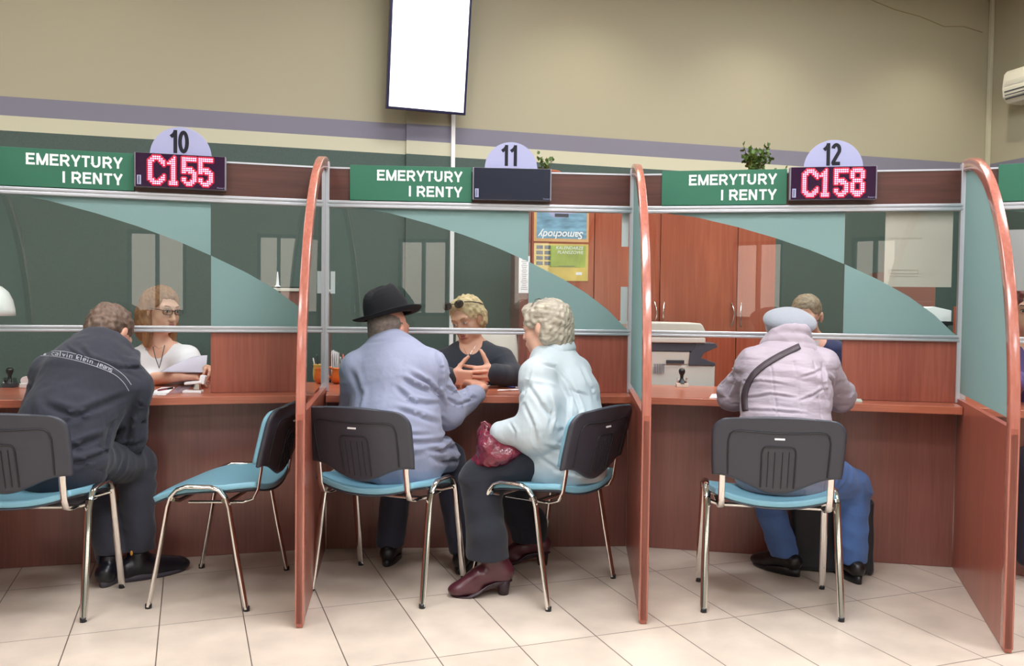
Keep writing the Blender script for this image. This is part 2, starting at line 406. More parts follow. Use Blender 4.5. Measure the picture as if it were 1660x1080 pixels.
# street side wall behind the viewer, with three windows
b = MB(); z0, z1 = 1.0, 2.35; WINS = [(1.0, 1.9), (3.0, 4.2), (5.6, 6.3), (7.4, 8.3), (9.8, 11.2)]; e = 0.0
for (a, c) in WINS:
    b.box(((e+a)/2, WL+.1, CEIL/2), (a-e, .2, CEIL), RM)
    b.box(((a+c)/2, WL+.1, z0/2), (c-a, .2, z0), RM); b.box(((a+c)/2, WL+.1, (z1+CEIL)/2), (c-a, .2, CEIL-z1), RM); e = c
b.box(((e+UL)/2, WL+.1, CEIL/2), (UL-e, .2, CEIL), RM)
S(b.build('wall_front', M_['wallhall']))
for i, (a, c) in enumerate(WINS):
    b = MB()
    for z in (z0+.03, z1-.03): b.box(((a+c)/2, WL+.1, z), (c-a, .08, .06), RM)
    n = max(2, int(round((c-a)/.9)))
    for k in range(n+1): b.box((a+.03+(c-a-.06)*k/n, WL+.1, (z0+z1)/2), (.06, .08, z1-z0-.12), RM)
    o = S(b.build('window_%d' % (i+1), M_['frame']))
    g = MB(); g.box(((a+c)/2, WL+.1, (z0+z1)/2), (c-a-.1, .008, z1-z0-.1), RM); g.build('window_pane', M_['glass'], o)

# shallow pilaster with a white pipe at its right edge, and the corner bead
b = MB(); banded(b, 4.785, 5.11, 0, .035); S(b.build('trim_1', WM, fix=False))
b = MB(); b.box((4.775, .03, CEIL/2), (.028, .05, CEIL), RM); tag(b.build('wall_conduit', M_['white']), 'white vertical conduit running up the green and cream back wall below the television', 'conduit')
b = MB(); b.box((.02, .02, CEIL/2), (.03, .03, CEIL), RM); S(b.build('trim_2', M_['walllight']))
# crack above the corner is a thin dark line in the plaster
b = MB(); pts = [room(u, .001, z) for u, z in ((.10, 3.63), (.3, 3.66), (.5, 3.64), (.75, 3.70), (1.0, 3.73), (1.3, 3.80))]
b.tube(pts, .004, 5); S(b.build('trim_3', mat('plaster_crack', '8F8868', .9)))

# ------------------------------------------------------------------ ceiling lamps
for i, (u, w_) in enumerate(LIGHT_PANELS):
    o = empty('ceiling_light', room(u, w_, CEIL), RA, 'square-edged white fluorescent ceiling light unseen above the hall and the desks', 'ceiling light', 'fluorescent lights of the hall ceiling')
    b = MB(); b.box((0, 0, -.02), (1.26, .66, .04)); b.build('lamp_frame', M_['white'], o, bevel=.004)
    b = MB(); b.box((0, 0, -.043), (1.16, .56, .006)); b.build('diffuser', mat('diffuser', 'FFFFFF', .6, emit=('FFF6E8', 5.0)) if i == 0 else bpy.data.materials['diffuser'], o)
for i, u in enumerate(SPOTS):
    o = empty('downlight', room(u, .75, CEIL), RA, 'small round recessed downlight in the ceiling close to the back wall', 'downlight', 'downlights along the back wall')
    b = MB(); b.lathe([(.045, -.002), (.045, -.012), (.075, -.012), (.08, -.004), (.08, 0)], 24); b.build('trim_ring', M_['chrome'], o)
    b = MB(); b.lathe([(0.0, -.004), (.044, -.004)], 24); b.build('bulb', mat('bulb', 'FFFFFF', .6, emit=('FFE9B0', 25.0)) if i == 0 else bpy.data.materials['bulb'], o)

# ------------------------------------------------------------------ the row of counters
V = [Vector((-2.393, 3.825, 0)), Vector((-.921, 4.237, 0)), Vector((.604, 4.348, 0)), Vector((2.111, 4.055, 0))]
V.append(V[3]+Vector((1.36, -.62, 0)))
FR = [Vector((-2.12, 2.79, 0)), Vector((-.78, 3.183, 0)), Vector((.5155, 3.266, 0)), Vector((1.776, 3.03, 0)), Vector((2.85, 2.55, 0))]
ZC, ZM, ZU, ZH = .78, 1.083, 1.698, 1.869
NAMES = ['ten', 'eleven', 'twelve', 'right of number twelve']
def bayM(i):
    d = V[i+1]-V[i]; return Matrix.Translation(V[i]) @ RZ(math.atan2(d.y, d.x)), d.length
def bayang(i): d = V[i+1]-V[i]; return math.atan2(d.y, d.x)
PF = .655
ARC = [(.10, 1.0), (.2, .965), (.33, .88), (.45, .785), (.56, .68), (PF, .572), (.76, .44), (.846, .31), (.92, .165), (.978, .012)]
def arcv(u):
    for (a, va), (c, vc) in zip(ARC, ARC[1:]):
        if a <= u <= c: return va+(vc-va)*(u-a)/(c-a)
    return 1.0 if u < ARC[0][0] else 0.0
WHERE = ['under sign 10 at the left', 'under sign 11 in the middle', 'under sign 12 at the right', 'beyond the rightmost divider, cut by the picture edge']
for i in range(4):
    Mx, W = bayM(i)
    o = empty('service_counter', mat=Mx); tag(o, 'reddish mahogany laminate service counter '+WHERE[i], 'counter', 'service counters')
    # neighbouring worktops meet on the bisector: trim front and back corners
    aL = (bayang(i-1)-bayang(i))/2 if i > 0 else 0.0; aR = (bayang(i+1)-bayang(i))/2 if i < 3 else 0.0
    def quadtop(y0, y1, g=.002):
        return [(.015-math.tan(aL)*y0*1.0, y0), (W-.015-math.tan(aR)*y0, y0), (W-g-math.tan(aR)*y1, y1), (g-math.tan(aL)*y1, y1)]
    q = quadtop(-.175, .50)
    gap = .019
    q = [(q[0][0]+gap*.0, q[0][1]), q[1], q[2], q[3]]
    b = MB(); b.add([(x, y, z) for z in (ZC-.036, ZC) for x, y in q], [(3, 2, 1, 0), (4, 5, 6, 7), (0, 1, 5, 4), (1, 2, 6, 5), (2, 3, 7, 6), (3, 0, 4, 7)])
    b.build('worktop', M_['woodx'], o, bevel=.003)
    b = MB(); b.box((W/2, .0, (ZC-.038)/2), (W-.03, .018, ZC-.04)); b.build('front_panel', M_['wood'], o, bevel=.001)
    # screen standing on the counter
    s = empty('glass_screen', mat=Mx); tag(s, 'aluminium framed glass screen on the counter '+WHERE[i], 'glass screen', 'screens on the counters')
    def rail(z, h, d=.036):
        b = MB(); b.box((W/2, 0, z), (W-.03, d, h))
        b.box((W/2, -d/2-.002, z+h*.27), (W-.03, .006, h*.34)); b.box((W/2, -d/2-.002, z-h*.27), (W-.03, .006, h*.34)); return b
    rail(ZM, .030).build('middle_rail', M_['alu'], s, bevel=.0015)
    rail(ZU, .034).build('upper_rail', M_['alu'], s, bevel=.0015)
    b = MB(); b.box((W/2, .002, (ZU+.017+ZH)/2), (W-.03, .020, ZH-ZU-.017)); b.build('header_board', M_['woodhdr'], s, bevel=.001)
    b = MB(); b.box((W/2, .002, ZH+.004), (W-.03, .026, .008)); b.build('header_edge', M_['alu'], s)
    g0, g1 = ZM+.015, ZU-.017; H = g1-g0
    xs = [W*u for u in (.012, PF, .988)]
    for k, (xa, xb) in enumerate(((xs[0], xs[1]-.001), (xs[1]+.001, xs[2]))):
        y = .0035 if k == 0 else -.0035
        b = MB(); b.box(((xa+xb)/2, y, (g0+g1)/2), (xb-xa, .004, H)); pane = b.build('glass_pane', M_['glass'], s)
        n = 24; us = [xa+(xb-xa)*t/n for t in range(n+1)]
        if k == 0:
            us = [max(u, ARC[0][0]*W) for u in us]; us = sorted(set(us))
            poly = [(u, g0+H*arcv(u/W)) for u in us]+[(us[-1], g1), (us[0], g1)]
        else:
            poly = [(u, max(g0, g0+H*arcv(u/W))) for u in us]+[(us[-1], g0), (us[0], g0)]
        b = MB(); b.prism(poly, y-.0032, y-.0022); b.build('frosted_film', M_['film'], pane)
    b = MB(); b.box(((xs[1]+W-.015)/2, .002, (ZC+ZM-.013)/2), (W-.015-xs[1], .018, ZM-.015-ZC-.001)); b.build('privacy_board', M_['woodb'], s, bevel=.001)

# ------------------------------------------------------------------ curved dividers between the counters
DW = ['at the far left, outside the first counter', 'between counters 10 and 11', 'between counters 11 and 12', 'right of counter 12, turned most to the viewer', 'beyond counter 12 outside the picture']
for i in range(5):
    d = FR[i]-V[i]; L = d.length; Mx = Matrix.Translation(V[i]) @ RZ(math.atan2(d.y, d.x))
    o = empty('counter_divider', mat=Mx); tag(o, 'curved mahogany divider with mint glass '+DW[i], 'divider', 'dividers between the counters')
    ZB, ZT = .78, 1.915
    def arc(t, inset=0.0):   # t 0..1 from the top (post) to the front, quarter ellipse with the front going straight down
        a = PI/2*t; return ((L-inset)*math.sin(a), ZB+(ZT-ZB-inset)*math.cos(a))
    # lower panel
    b = MB(); b.box((L/2+.004, 0, .402), (L-.008, .024, .80)); b.build('panel', M_['woodb'], o, bevel=.001)
    # bent rim
    n = 34; th = .034; wd = .052
    vs = []; fs = []
    pr = [(arc(t/n), arc(t/n, wd)) for t in range(n+1)]
    pr = [((-.028, ZT), (-.028, ZT-wd))]+pr+[((L, 0.012), (L-wd, 0.012))]
    pr[-2] = (arc(1), arc(1, wd))
    for (a, c) in pr:
        vs += [(a[0], -th/2, a[1]), (a[0], th/2, a[1]), (c[0], th/2, c[1]), (c[0], -th/2, c[1])]
    for k in range(len(pr)-1):
        for m in range(4):
            fs.append((4*k+m, 4*k+(m+1) % 4, 4*(k+1)+(m+1) % 4, 4*(k+1)+m))
    fs += [(3, 2, 1, 0), tuple(4*(len(pr)-1)+m for m in range(4))]
    b = MB(); b.add(vs, fs, None, True); rim = b.build('curved_rim', M_['woodedge'], o, bevel=.004, seg=3)
    # glass inlay with film
    poly = [(.032, .835)]+[(.032, ZT-wd)]+[(max(.033, p[1][0]-.003), p[1][1]-.002) for p in pr[1:-1] if p[1][1] > .84]+[(L-wd-.003, .80)]
    poly = [(.032, .83), (.032, ZT-wd-.003)]+[(p[0]-.004, p[1]-.003) for p in (arc(t/n, wd) for t in range(2, n)) if p[1] > .86]+[(L-wd-.005, .83)]
    b = MB(); b.prism(poly, -.0035, .0035); g = b.build('glass_inlay', M_['glass'], o)
    for sgn in (-1,):
        b = MB(); b.prism(poly, sgn*.0052, sgn*.0042); b.build('frosted_film', film_mat('divider_film', 'A8BFC0', .28) if i == 0 else bpy.data.materials['divider_film'], g)
    b = MB()
    for yy in (-.012, .012): b.box((-.002, yy, (ZC+1.90)/2+.002), (.046, .019, 1.90-ZC))
    b.box((-.002, 0, (ZC+1.895)/2), (.040, .030, 1.89-ZC)); b.box((-.002, 0, ZC/2-.02), (.03, .02, ZC-.045)); b.build('post', M_['alu'], o, bevel=.002)

# ------------------------------------------------------------------ signs on the header boards
GL = {
'C': ["..####..", ".######.", "###..###", "##....##", "##.....#", "##......", "##......", "##......", "##......", "##.....#", "##....##", "###..###", ".######.", "..####.."],
'1': ["...#....", "..##....", ".###....", "####....", "..##....", "..##....", "..##....", "..##....", "..##....", "..##....", "..##....", "..##....", ".####...", ".####..."],
'5': ["#######.", "#######.", "##......", "##......", "##......", "#####...", "######..", "##.####.", ".....##.", ".....##.", "##...##.", "##..###.", ".#####..", "..###..."],
'8': [".#####..", "#######.", "##...##.", "##...##.", "##...##.", ".#####..", ".#####..", "##...##.", "##...##.", "##...##.", "##...##.", "#######.", ".#####..", "..###..."]}
M_['led'] = mat('lit_red_led', 'FF6080', .4, emit=('FF8FB4', 4.2))
M_['ledhalo'] = mat('led_halo_glow', '90001C', .5, emit=('B4003A', .5))  # red glow round the dots, put into an emissive colour
M_['ledwin'] = mat('smoked_display_window', '2B1030', .12, coat=.4)
M_['ledoff'] = mat('dark_display_window', '131A2C', .25)
M_['ledcase'] = mat('display_case', '8C8892', .4, .4)
def bx(i, px):  # bay-local x of a pixel column on the header of a bay
    Mx, W = bayM(i); p = at(px, 290, 4.0); o = Vector((0, 0, EYE)); d = p-o
    Mi = Mx.inverted(); a = Mi @ o; q = Mi.to_3x3() @ d; t = (-.03-a.y)/q.y; return (a+q*t).x
SIGNS = [  # bay, green x0,x1 , display x0,x1 , semicircle centre x, radius px , number, digits
 (0, -8, 217, 219, 367, 293, '10', 'C155'), (1, 567, 765, 766, 893, 828.5, '11', None), (2, 1073, 1276, 1279, 1420, 1351, '12', 'C158'), (3, 1622, 1850, None, None, None, None, None)]
for (i, g0, g1, d0, d1, cx_, num, digits) in SIGNS:
    Mx, W = bayM(i)
    if i == 3: x0, x1 = .13, 1.1
    else: x0, x1 = bx(i, g0), bx(i, g1)
    zb, zt = ZU+.019, ZH+.018
    lab = {0: 'green hanging sign reading EMERYTURY I RENTY beside number 10', 1: 'green hanging sign reading EMERYTURY I RENTY beside number 11', 2: 'green hanging sign reading EMERYTURY I RENTY beside number 12', 3: 'green sign at the right picture edge, mostly cut off'}[i]
    o = empty('department_sign', mat=Mx @ T(x0, -.014, zb)); tag(o, lab, 'sign', 'green department signs')
    w_, h_ = x1-x0, zt-zb
    b = MB(); b.box((w_/2, -.006, h_/2), (w_, .008, h_)); b.build('sign_board', M_['green'], o, bevel=.001)
    if i < 3:
        wl = bpy.data.materials.get('white_letters') or mat('white_letters', 'E9F2EC', .5)
        b = MB(); lh = h_*.30; wr = w_-(.047 if i == 0 else .045)
        sxx = ((w_*.70)/lh+.10)/stroke_width('EMERYTURY')
        stroke_text(b, 'EMERYTURY', wr+.06*lh, h_*.575, lh, .19, sxx, .0006, T(0, -.0105, 0), right=True)
        stroke_text(b, 'I RENTY', wr+.06*lh, h_*.135, lh, .19, sxx, .0006, T(0, -.0105, 0), right=True)
        b.build('lettering', wl, o, fix=False)
    if d0 is None: continue
    xa, xb = bx(i, d0), bx(i, d1); dz0, dz1 = ZU+.036, ZH+.021; dw, dh = xb-xa, dz1-dz0
    if i == 1: dz0 -= .006
    dn = ' showing C155 in red dots' if i == 0 else ' showing C158 in red dots' if i == 2 else ', dark and switched off, under number 11'
    o = empty('queue_display', mat=Mx @ T(xa, -.014, dz0)); tag(o, 'wide black electronic queue display'+dn, 'display', 'queue displays')
    b = MB(); b.box((dw/2, -.022, dh/2), (dw, .044, dh)); b.build('case', M_['ledcase'], o, bevel=.002)
    b = MB(); b.box((dw/2, -.0455, dh/2), (dw-.012, .003, dh-.003)); b.build('display_window', M_['ledwin'] if digits else M_['ledoff'], o)
    b = MB(); b.box((.021, -.0478, .032), (.017, .0015, .042)); st = b.build('barcode_sticker', M_['plate'], o)
    b = MB()
    for k in range(5): b.box((.018+k*.0012, -.049, .032), (.0006, .0008, .034))
    b.build('sticker_print', M_['dark'], st)
    text_mesh('Pramex D', .009, M_['plate'], 'maker_name', o, T(dw-.04, -.0475, .009) @ RX(PI/2), extrude=.0003)
    if digits:
        pitch = dw/43.5; zp = dh/16.6
        xo = dw*.158; adv = [0, 8.9, 15.9, 23.8] if i == 0 else [0, 8.4, 15.9, 23.9]
        for c, ch in enumerate(digits):
            led = MB(); halo = MB()
            for r, row in enumerate(GL[ch]):
                for k, s_ in enumerate(row):
                    if s_ == '#':
                        x = xo+(adv[c]+k)*pitch; z = dh-zp*(r+1.75)
                        led.sphere((x, -.0487, z), (pitch*.40, .0012, zp*.36), 8, 4)
                        halo.sphere((x, -.0474, z), (pitch*1.25, .0006, zp*1.25), 10, 4)  # added disc that stands for the bloom of the lit dot
            q = halo.build('led_glow_disc', M_['ledhalo'], o, fix=False); led.build('lit_digit', M_['led'], q, fix=False)
    # half-round number plate above
    xc = bx(i, cx_); rad = {0: .135, 1: .130, 2: .135}[i]
    o = empty('number_plate', mat=Mx @ T(xc, -.016, ZH+.018)); tag(o, 'half-round pale lilac plate with the number %s' % num, 'number plate', 'half-round number plates')
    b = MB(); b.prism([(rad*math.cos(PI*k/32), rad*math.sin(PI*k/32)*1.0) for k in range(33)], -.004, .004); b.build('plate', M_['plate'], o, bevel=.001)
    b = MB(); lh = rad*.79; sxx = .62; tw = stroke_width(num)*sxx*lh
    if num == '11': sxx = .72; tw = stroke_width(num)*sxx*lh
    stroke_text(b, num, -tw/2-.01, rad*.10, lh, .155, sxx*1.08, .0008, T(0, -.0045, 0)); b.build('number', M_['number'], o, fix=False)

# ------------------------------------------------------------------ television on the wall
tvc = at(702, 40, 5.95)
Mx = Matrix.Translation(at(699, 22, 5.93)) @ RZ(RA+R(4)) @ RX(R(9.5)) @ RY(R(0))
o = empty('television', mat=Mx); tag(o, 'upright white television screen in a thin black frame high on the back wall', 'television')
TW, TH = .565, 1.30
b = MB(); b.box((0, .02, 0), (TW, .045, TH)); b.build('case', mat('dark_blue_bezel', '1C1C40', .25), o, bevel=.004)
b = MB(); b.box((0, -.0035, 0), (TW-.036, .003, TH-.034)); b.build('screen', mat('lit_screen', 'FFFFFF', .5, emit=('F3F4F8', 1.0)), o)
text_mesh('Nie opuszczaj kolejki po numer\nCzas oczekiwania na obsluge', .030, mat('screen_text', '888C92', .6), 'screen_text', o, T(.0, -.0056, -.27) @ RX(PI/2), align='CENTER', extrude=.0002, sx=.95)
b = MB(); b.box((0, .12, .2), (.1, .17, .12)); b.box((0, .205, .2), (.3, .02, .3)); b.build('wall_bracket', M_['black'], o)

# ------------------------------------------------------------------ air conditioner on the right wall
o = empty('air_conditioner', mat=RM @ T(.0, .62, 2.93)); tag(o, 'white wall air conditioner at the upper right picture edge', 'air conditioner')
prof = [(0, 0), (.16, .0), (.205, .05), (.215, .12), (.20, .24), (.17, .27), (0, .27)]
vs = [(p[0], y, p[1]) for y in (-.28, .52) for p in prof]; n = len(prof)
b = MB(); b.add(vs, [tuple(range(n)), tuple(range(2*n-1, n-1, -1))]); b.add(vs, [(i, (i+1) % n, (i+1) % n+n, i+n) for i in range(n)]); b.build('case', M_['cream'], o, bevel=.012)
b = MB()
for k in range(3): b.box((.188+k*.006, .12, .035+k*.028), (.03, .74, .008), None)
b.build('outlet_slats', M_['dark'], o)
b = MB()
for k in range(9): b.box((.2095-.0022*k, .12, .135+k*.012), (.012, .74, .003))
b.build('intake_grille', M_['alu'], o)
# ------------------------------------------------------------------ visitor chairs
def slab(b, fn, nu, nv, th):
    """a curved plate: the surface fn(u, v) given a thickness towards +y and closed round its edge"""
    A = [Vector(fn(i/(nu-1), j/(nv-1))) for j in range(nv) for i in range(nu)]; n = len(A)
    B = [p+Vector((0, th, 0)) for p in A]
    q = [(j*nu+i, j*nu+i+1, (j+1)*nu+i+1, (j+1)*nu+i) for j in range(nv-1) for i in range(nu-1)]
    rim = list(range(nu))+[j*nu+nu-1 for j in range(1, nv)]+[(nv-1)*nu+i for i in range(nu-2, -1, -1)]+[j*nu for j in range(nv-2, 0, -1)]
    b.add(A+B, q+[tuple(n+k for k in reversed(f)) for f in q], None, True)
    C_ = Vector((0, 0, .69)); L = len(rim); mid = []
    for k in rim:   # rounded edge: the middle line of the rim stands out a little
        m = (A[k]+B[k])/2; d = Vector((m.x, 0, m.z-C_.z)); d.normalize(); mid.append(m+d*th*.35)
    vs = [A[k] for k in rim]+mid+[B[k] for k in rim]
    b.add(vs, [(i, (i+1) % L, L+(i+1) % L, L+i) for i in range(L)]+[(L+i, L+(i+1) % L, 2*L+(i+1) % L, 2*L+i) for i in range(L)], None, True)
    return b
def make_chair():
    o = empty('visitor_chair')
    SW = .236
    def seat(u, v, off=0.0):
        a = 2*u-1; e = 2*v-1
        # rounded outline
        c = .34; aa = a*math.sqrt(1-c*e*e/2); ee = e*math.sqrt(1-c*a*a/2)
        x = SW*aa*1.03; y = -.005+.222*ee*1.03
        z = .448+.040*abs(a)**2.2*(.55-.45*e)+.018*(1-abs(e)**2)-(.040*max(0, e-.35)**1.6 if e > .35 else 0)
        if e < -.4: z += .03*(-.4-e)
        return (x, y, z+off)
    b = MB(); b.grid(lambda u, v: seat(u, v, .0), 22, 22); b.build('seat', M_['teal'], o, solid=.024, bevel=.006)
    b = MB(); b.grid(lambda u, v: [q*s_ for q, s_ in zip(seat(u, v, -.0262), (.99, .99, 1))], 18, 18); b.build('seat_shell', M_['shell'], o, solid=.006)
    ZB0 = .565; ZT0 = .792
    def back(u, v, off=0.0, inset=0.0):
        a = 2*u-1
        zb = ZB0+inset-(.062-inset*.6)*(.5+.5*math.cos(PI*min(1, abs(a)/.88))); zt = ZT0+.008*(1-a*a)-inset
        v = math.sin(v*PI/2)**1.0 if v > 0 else 0
        z = zb+(zt-zb)*v; rc = .062-inset
        wd = .240+.004*v-inset-.012*max(0, .25-v)
        d = z-(zt-rc)
        if d > 0: wd -= rc-math.sqrt(max(0, rc*rc-d*d))
        x = wd*a
        y = -.208-.25*(z-.5)-.028*(1-(x/.245)**2)
        return Vector((x, y-off, z))
    b = slab(MB(), lambda u, v: back(u, v, .012), 44, 40, .020)
    sh = b.build('backrest', M_['shell'], o)
    b = slab(MB(), lambda u, v: back(u, v, -.009, .012), 30, 26, .022); b.build('back_cushion', M_['teal'], o)
    # moulded ribs and frame line on the shell
    b = MB()
    def onb(u, v): return back(u, v, .0138)
    def line(pts, r): b.tube([onb(*p) for p in pts], r, 6)
    fr = [(.11, .02), (.11, .20), (.11, .42), (.125, .52), (.15, .565), (.20, .585), (.35, .59), (.5, .59), (.65, .59), (.80, .585), (.85, .565), (.875, .52), (.89, .42), (.89, .20), (.89, .02)]
    line(fr, .0032)
    line([(.37, .02), (.37, .33), (.375, .38), (.39, .41), (.41, .42), (.59, .42), (.61, .41), (.625, .38), (.63, .33), (.63, .02)], .0032)
    for u in (.42, .47, .53, .58): line([(u, .04), (u, .37)], .0018)
    b.build('moulded_ribs', M_['groove'], sh, fix=False)
    b = MB(); c = onb(.5, .52); b.box((0, 0, 0), (.038, .003, .007), Matrix.Translation(c) @ RX(-R(17))); b.build('maker_label', M_['white'], sh)
    for sx in (-1, 1):
        X = sx*.262; XT = sx*.252
        def leg(y0, y1): return [Vector((X, y0, .008)), Vector((XT, y1, .40))]
        rear = [(X*1.0, -.192, .008), (XT+(X-XT)*.5, -.150, .22), (XT, -.118, .405), (XT, -.106, .443), (XT, -.080, .472), (XT, -.045, .484)]
        front = [(X*1.0, .200, .008), (XT+(X-XT)*.5, .160, .22), (XT, .128, .405), (XT, .116, .443), (XT, .090, .472), (XT, .055, .484)]
        b = MB(); b.tube(rear[:4], .0085, 12, r2=.0150, up=(1, 0, 0)); b.build('leg', M_['chrome'], o, fix=False)
        b = MB(); b.tube(front[:4], .0085, 12, r2=.0150, up=(1, 0, 0)); b.build('leg', M_['chrome'], o, fix=False)
        b = MB(); b.tube(rear[3:]+front[:2:-1], .0085, 12, r2=.0150, up=(1, 0, 0)); b.build('side_rail', M_['chrome'], o, fix=False)
        for p in (rear[0], front[0]):
            b = MB(); b.tube([(p[0], p[1], 0), (p[0], p[1], .018)], .0125, 12, up=(1, 0, 0)); b.build('foot_cap', M_['black'], o)
        b = MB(); bb_ = back(.5+sx*.43, .0, .0); bb_.y -= .001
        xs = bb_.x
        b.tube([(xs, bb_.y-.004, bb_.z+.07), (xs, bb_.y+.004, bb_.z-.02), (xs, bb_.y+.016, .470), (xs, bb_.y+.035, .432), (xs, bb_.y+.075, .418), (xs, .06, .414)], .005, 10, r2=.0135, up=(0, 1, 0) if False else (1, 0, 0))
        b.build('back_support', M_['chrome'], o, fix=False)
    b = MB()
    for y in (-.095, .105): b.tube([(-.254, y, .432), (-.2, y, .416), (.2, y, .416), (.254, y, .432)], .0085, 10)
    b.build('cross_bar', M_['chrome'], o, fix=False)
    return o
def gpt(px, py):   # a point of the floor
    p = atz(px, py, 0); return Vector((p.x, p.y, 0))
CH = [  # (location of rear pair middle, forward), label
 (Vector((-1.865, 3.20, 0)), (-.08, 1.0), 'teal visitor chair under the man in the dark hoodie, cut by the left edge'),
 (Vector((-1.02, 3.62, 0)), (-1, .04), 'empty teal visitor chair turned sideways, left of the first divider'),
 (Vector((-.589, 3.51, 0)), (.37, .93), 'teal visitor chair under the man in the black hat'),
 (Vector((.312, 3.612, 0)), (-.81, .586), 'teal visitor chair turned left under the lady in the pale coat'),
 (Vector((1.037, 3.366, 0)), (.16, .987), 'teal visitor chair in front of counter 12 under the person with the beret')]
proto = make_chair(); CHAIRS = []
for i, (p, f, lab) in enumerate(CH):
    o = proto if i == 0 else copy_tree(proto)
    f = Vector((f[0], f[1], 0)).normalized()
    o.location = p+f*.192; o.rotation_euler = (0, 0, math.atan2(f.y, f.x)-PI/2)
    tag(o, lab, 'chair', 'teal and black visitor chairs'); CHAIRS.append(o)

# ------------------------------------------------------------------ wardrobe behind counters 11 and 12
def plane_x(px, a, ang): # x where the ray through px meets the vertical plane through a with angle ang
    d = at(px, 500, 1.0)-Vector((0, 0, EYE)); t = Vector((math.cos(ang), math.sin(ang), 0)); n = Vector((-t.y, t.x, 0))
    k = (Vector(a)-Vector((0, 0, EYE))).dot(n)/d.dot(n); return (Vector((0, 0, EYE))+d*k-Vector((a[0], a[1], EYE))).dot(t)
CA = at(860, 500, 5.25); CA.z = 0; CANG = R(7)
CM = Matrix.Translation(CA) @ RZ(CANG)
edges = [0]+[plane_x(p, CA, CANG) for p in (957, 1062, 1195, 1256)]
edges = [0, plane_x(962, CA, CANG), plane_x(1069, CA, CANG), plane_x(1194, CA, CANG), plane_x(1256, CA, CANG)]
HC = 1.93
wd = [('left', 0, 2), ('right', 2, 4)]
for nm, a, c in wd:
    x0, x1 = edges[a], edges[c]
    o = empty('wardrobe', mat=CM @ T(x0, 0, 0)); tag(o, 'tall cherry laminate wardrobe '+('with two calendar posters on its doors' if nm == 'left' else 'with curved handles behind the beret visitor'), 'wardrobe', 'cherry wardrobes')
    b = MB(); wdt = x1-x0; b.box((wdt/2, .245, HC/2), (wdt-.002, .45, HC)); b.build('body', M_['woodcab'], o)
    for k in (a, a+1):
        xa, xb = edges[k]-x0, edges[k+1]-x0
        b = MB(); b.box(((xa+xb)/2, .008, HC/2+.02), (xb-xa-.005, .018, HC-.06)); d = b.build('door', M_['woodcab'], o, bevel=.0015)
        hx = xb-.035 if k in (0, 2) else xa+.035
        if k == 1: hx = xb-.03
        if k == 2: hx = xa+.025
        if k == 1: hx = xb-.035
        if k == 2: hx2 = xb-.033
        hs = {0: [xb-.04], 1: [xb-.035], 2: [xa+.03, xb-.035], 3: [xa+.03]}[k]
        for hx in hs:
            b = MB(); sgn = 1 if hx > (xa+xb)/2 else -1
            b.tube([(hx+.012*math.cos(PI*t/8-PI/2)*sgn, -.004-.020*math.sin(PI*t/8), 1.10+.145*t/8) for t in range(9)], .0045, 8)
            b.build('handle', M_['chrome'], d, fix=False)
        if k in (2, 3): b = MB(); b.tube([(xa+.03, 0, 1.055), (xa+.03, -.014, 1.055)], .009, 12, up=(1, 0, 0)); b.build('lock', M_['alu'], d)
# posters on the wardrobe doors
M_['pborder'] = mat('poster_orange_border', 'D0A06A', .5); M_['pblue'] = mat('poster_sea_blue', '6F97AE', .5, var=(9, .45, (1, 1, 4)))
M_['pgreen'] = mat('poster_green_yellow', '9DAE58', .5, var=(5, .35)); M_['pyel'] = mat('poster_yellow', 'CDB565', .5, var=(6, .2)); M_['pdark'] = mat('poster_dark', '4A5560', .5, var=(60, .6))
def wpt(px, py):
    d = at(px, py, 1.0)-Vector((0, 0, EYE)); t = Vector((math.cos(CANG), math.sin(CANG), 0)); n = Vector((-t.y, t.x, 0))
    a = CA-n*.004; k = (a-Vector((0, 0, EYE))).dot(n)/d.dot(n); P_ = Vector((0, 0, EYE))+d*k; return (P_-CA).dot(t), P_.z
(x0, z1), (x1, z0) = wpt(866, 330), wpt(954, 393)
z1 = z0+.305
o = empty('calendar_poster', mat=CM @ T(x0, -.004, z0)); tag(o, 'upside-down calendar poster of a car with a blue background and white lettering', 'poster', 'calendar posters on the wardrobe')
w_, h_ = x1-x0, z1-z0
b = MB(); b.box((w_/2, 0, h_/2), (w_, .002, h_)); b.build('sheet', M_['pborder'], o)
b = MB(); b.box((w_/2+.002, -.0015, h_/2+.004), (w_-.03, .001, h_-.03)); b.build('picture', M_['pblue'], o)
text_mesh('Samochody', .062, M_['white'], 'lettering', o, T(w_/2, -.0035, .042) @ RY(PI) @ RX(PI/2), align='CENTER', bold=.001, extrude=.0003, shear=.25, sx=.95)
b = MB()   # upside-down car
car = [(-.13, .0), (-.135, .03), (-.10, .045), (-.05, .05), (-.02, .075), (.05, .075), (.085, .045), (.125, .035), (.13, .0)]
b.prism([(w_/2-x, .22-z) for x, z in car], -.0035, -.002); b.build('car_picture', M_['plate'], o)
b = MB()
for x in (-.08, .08): b.tube([(w_/2+x, -.004, .222), (w_/2+x, -.005, .222)], .026, 16, up=(1, 0, 0))
b.box((w_/2, -.0042, .160), (.085, .001, .020)); b.build('car_wheels', M_['dark'], o)
(x0, z1), (x1, z0) = wpt(866, 394.5), wpt(953, 456)
o = empty('calendar_poster', mat=CM @ T(x0, -.004, z0)); tag(o, 'green and yellow calendar poster with small car pictures, below the blue one', 'poster', 'calendar posters on the wardrobe')
w_, h_ = x1-x0, z1-z0
b = MB(); b.box((w_/2, 0, h_/2), (w_, .002, h_)); b.build('sheet', M_['pyel'], o)
b = MB(); b.box((w_*.62, -.0015, h_*.66), (w_*.66, .001, h_*.58)); b.build('picture', M_['pgreen'], o)
b = MB()
for r in range(4):
    for c in range(2): b.box((w_*(.10+.15*c), -.0015, h_*(.90-.145*r)), (w_*.12, .001, h_*.10))
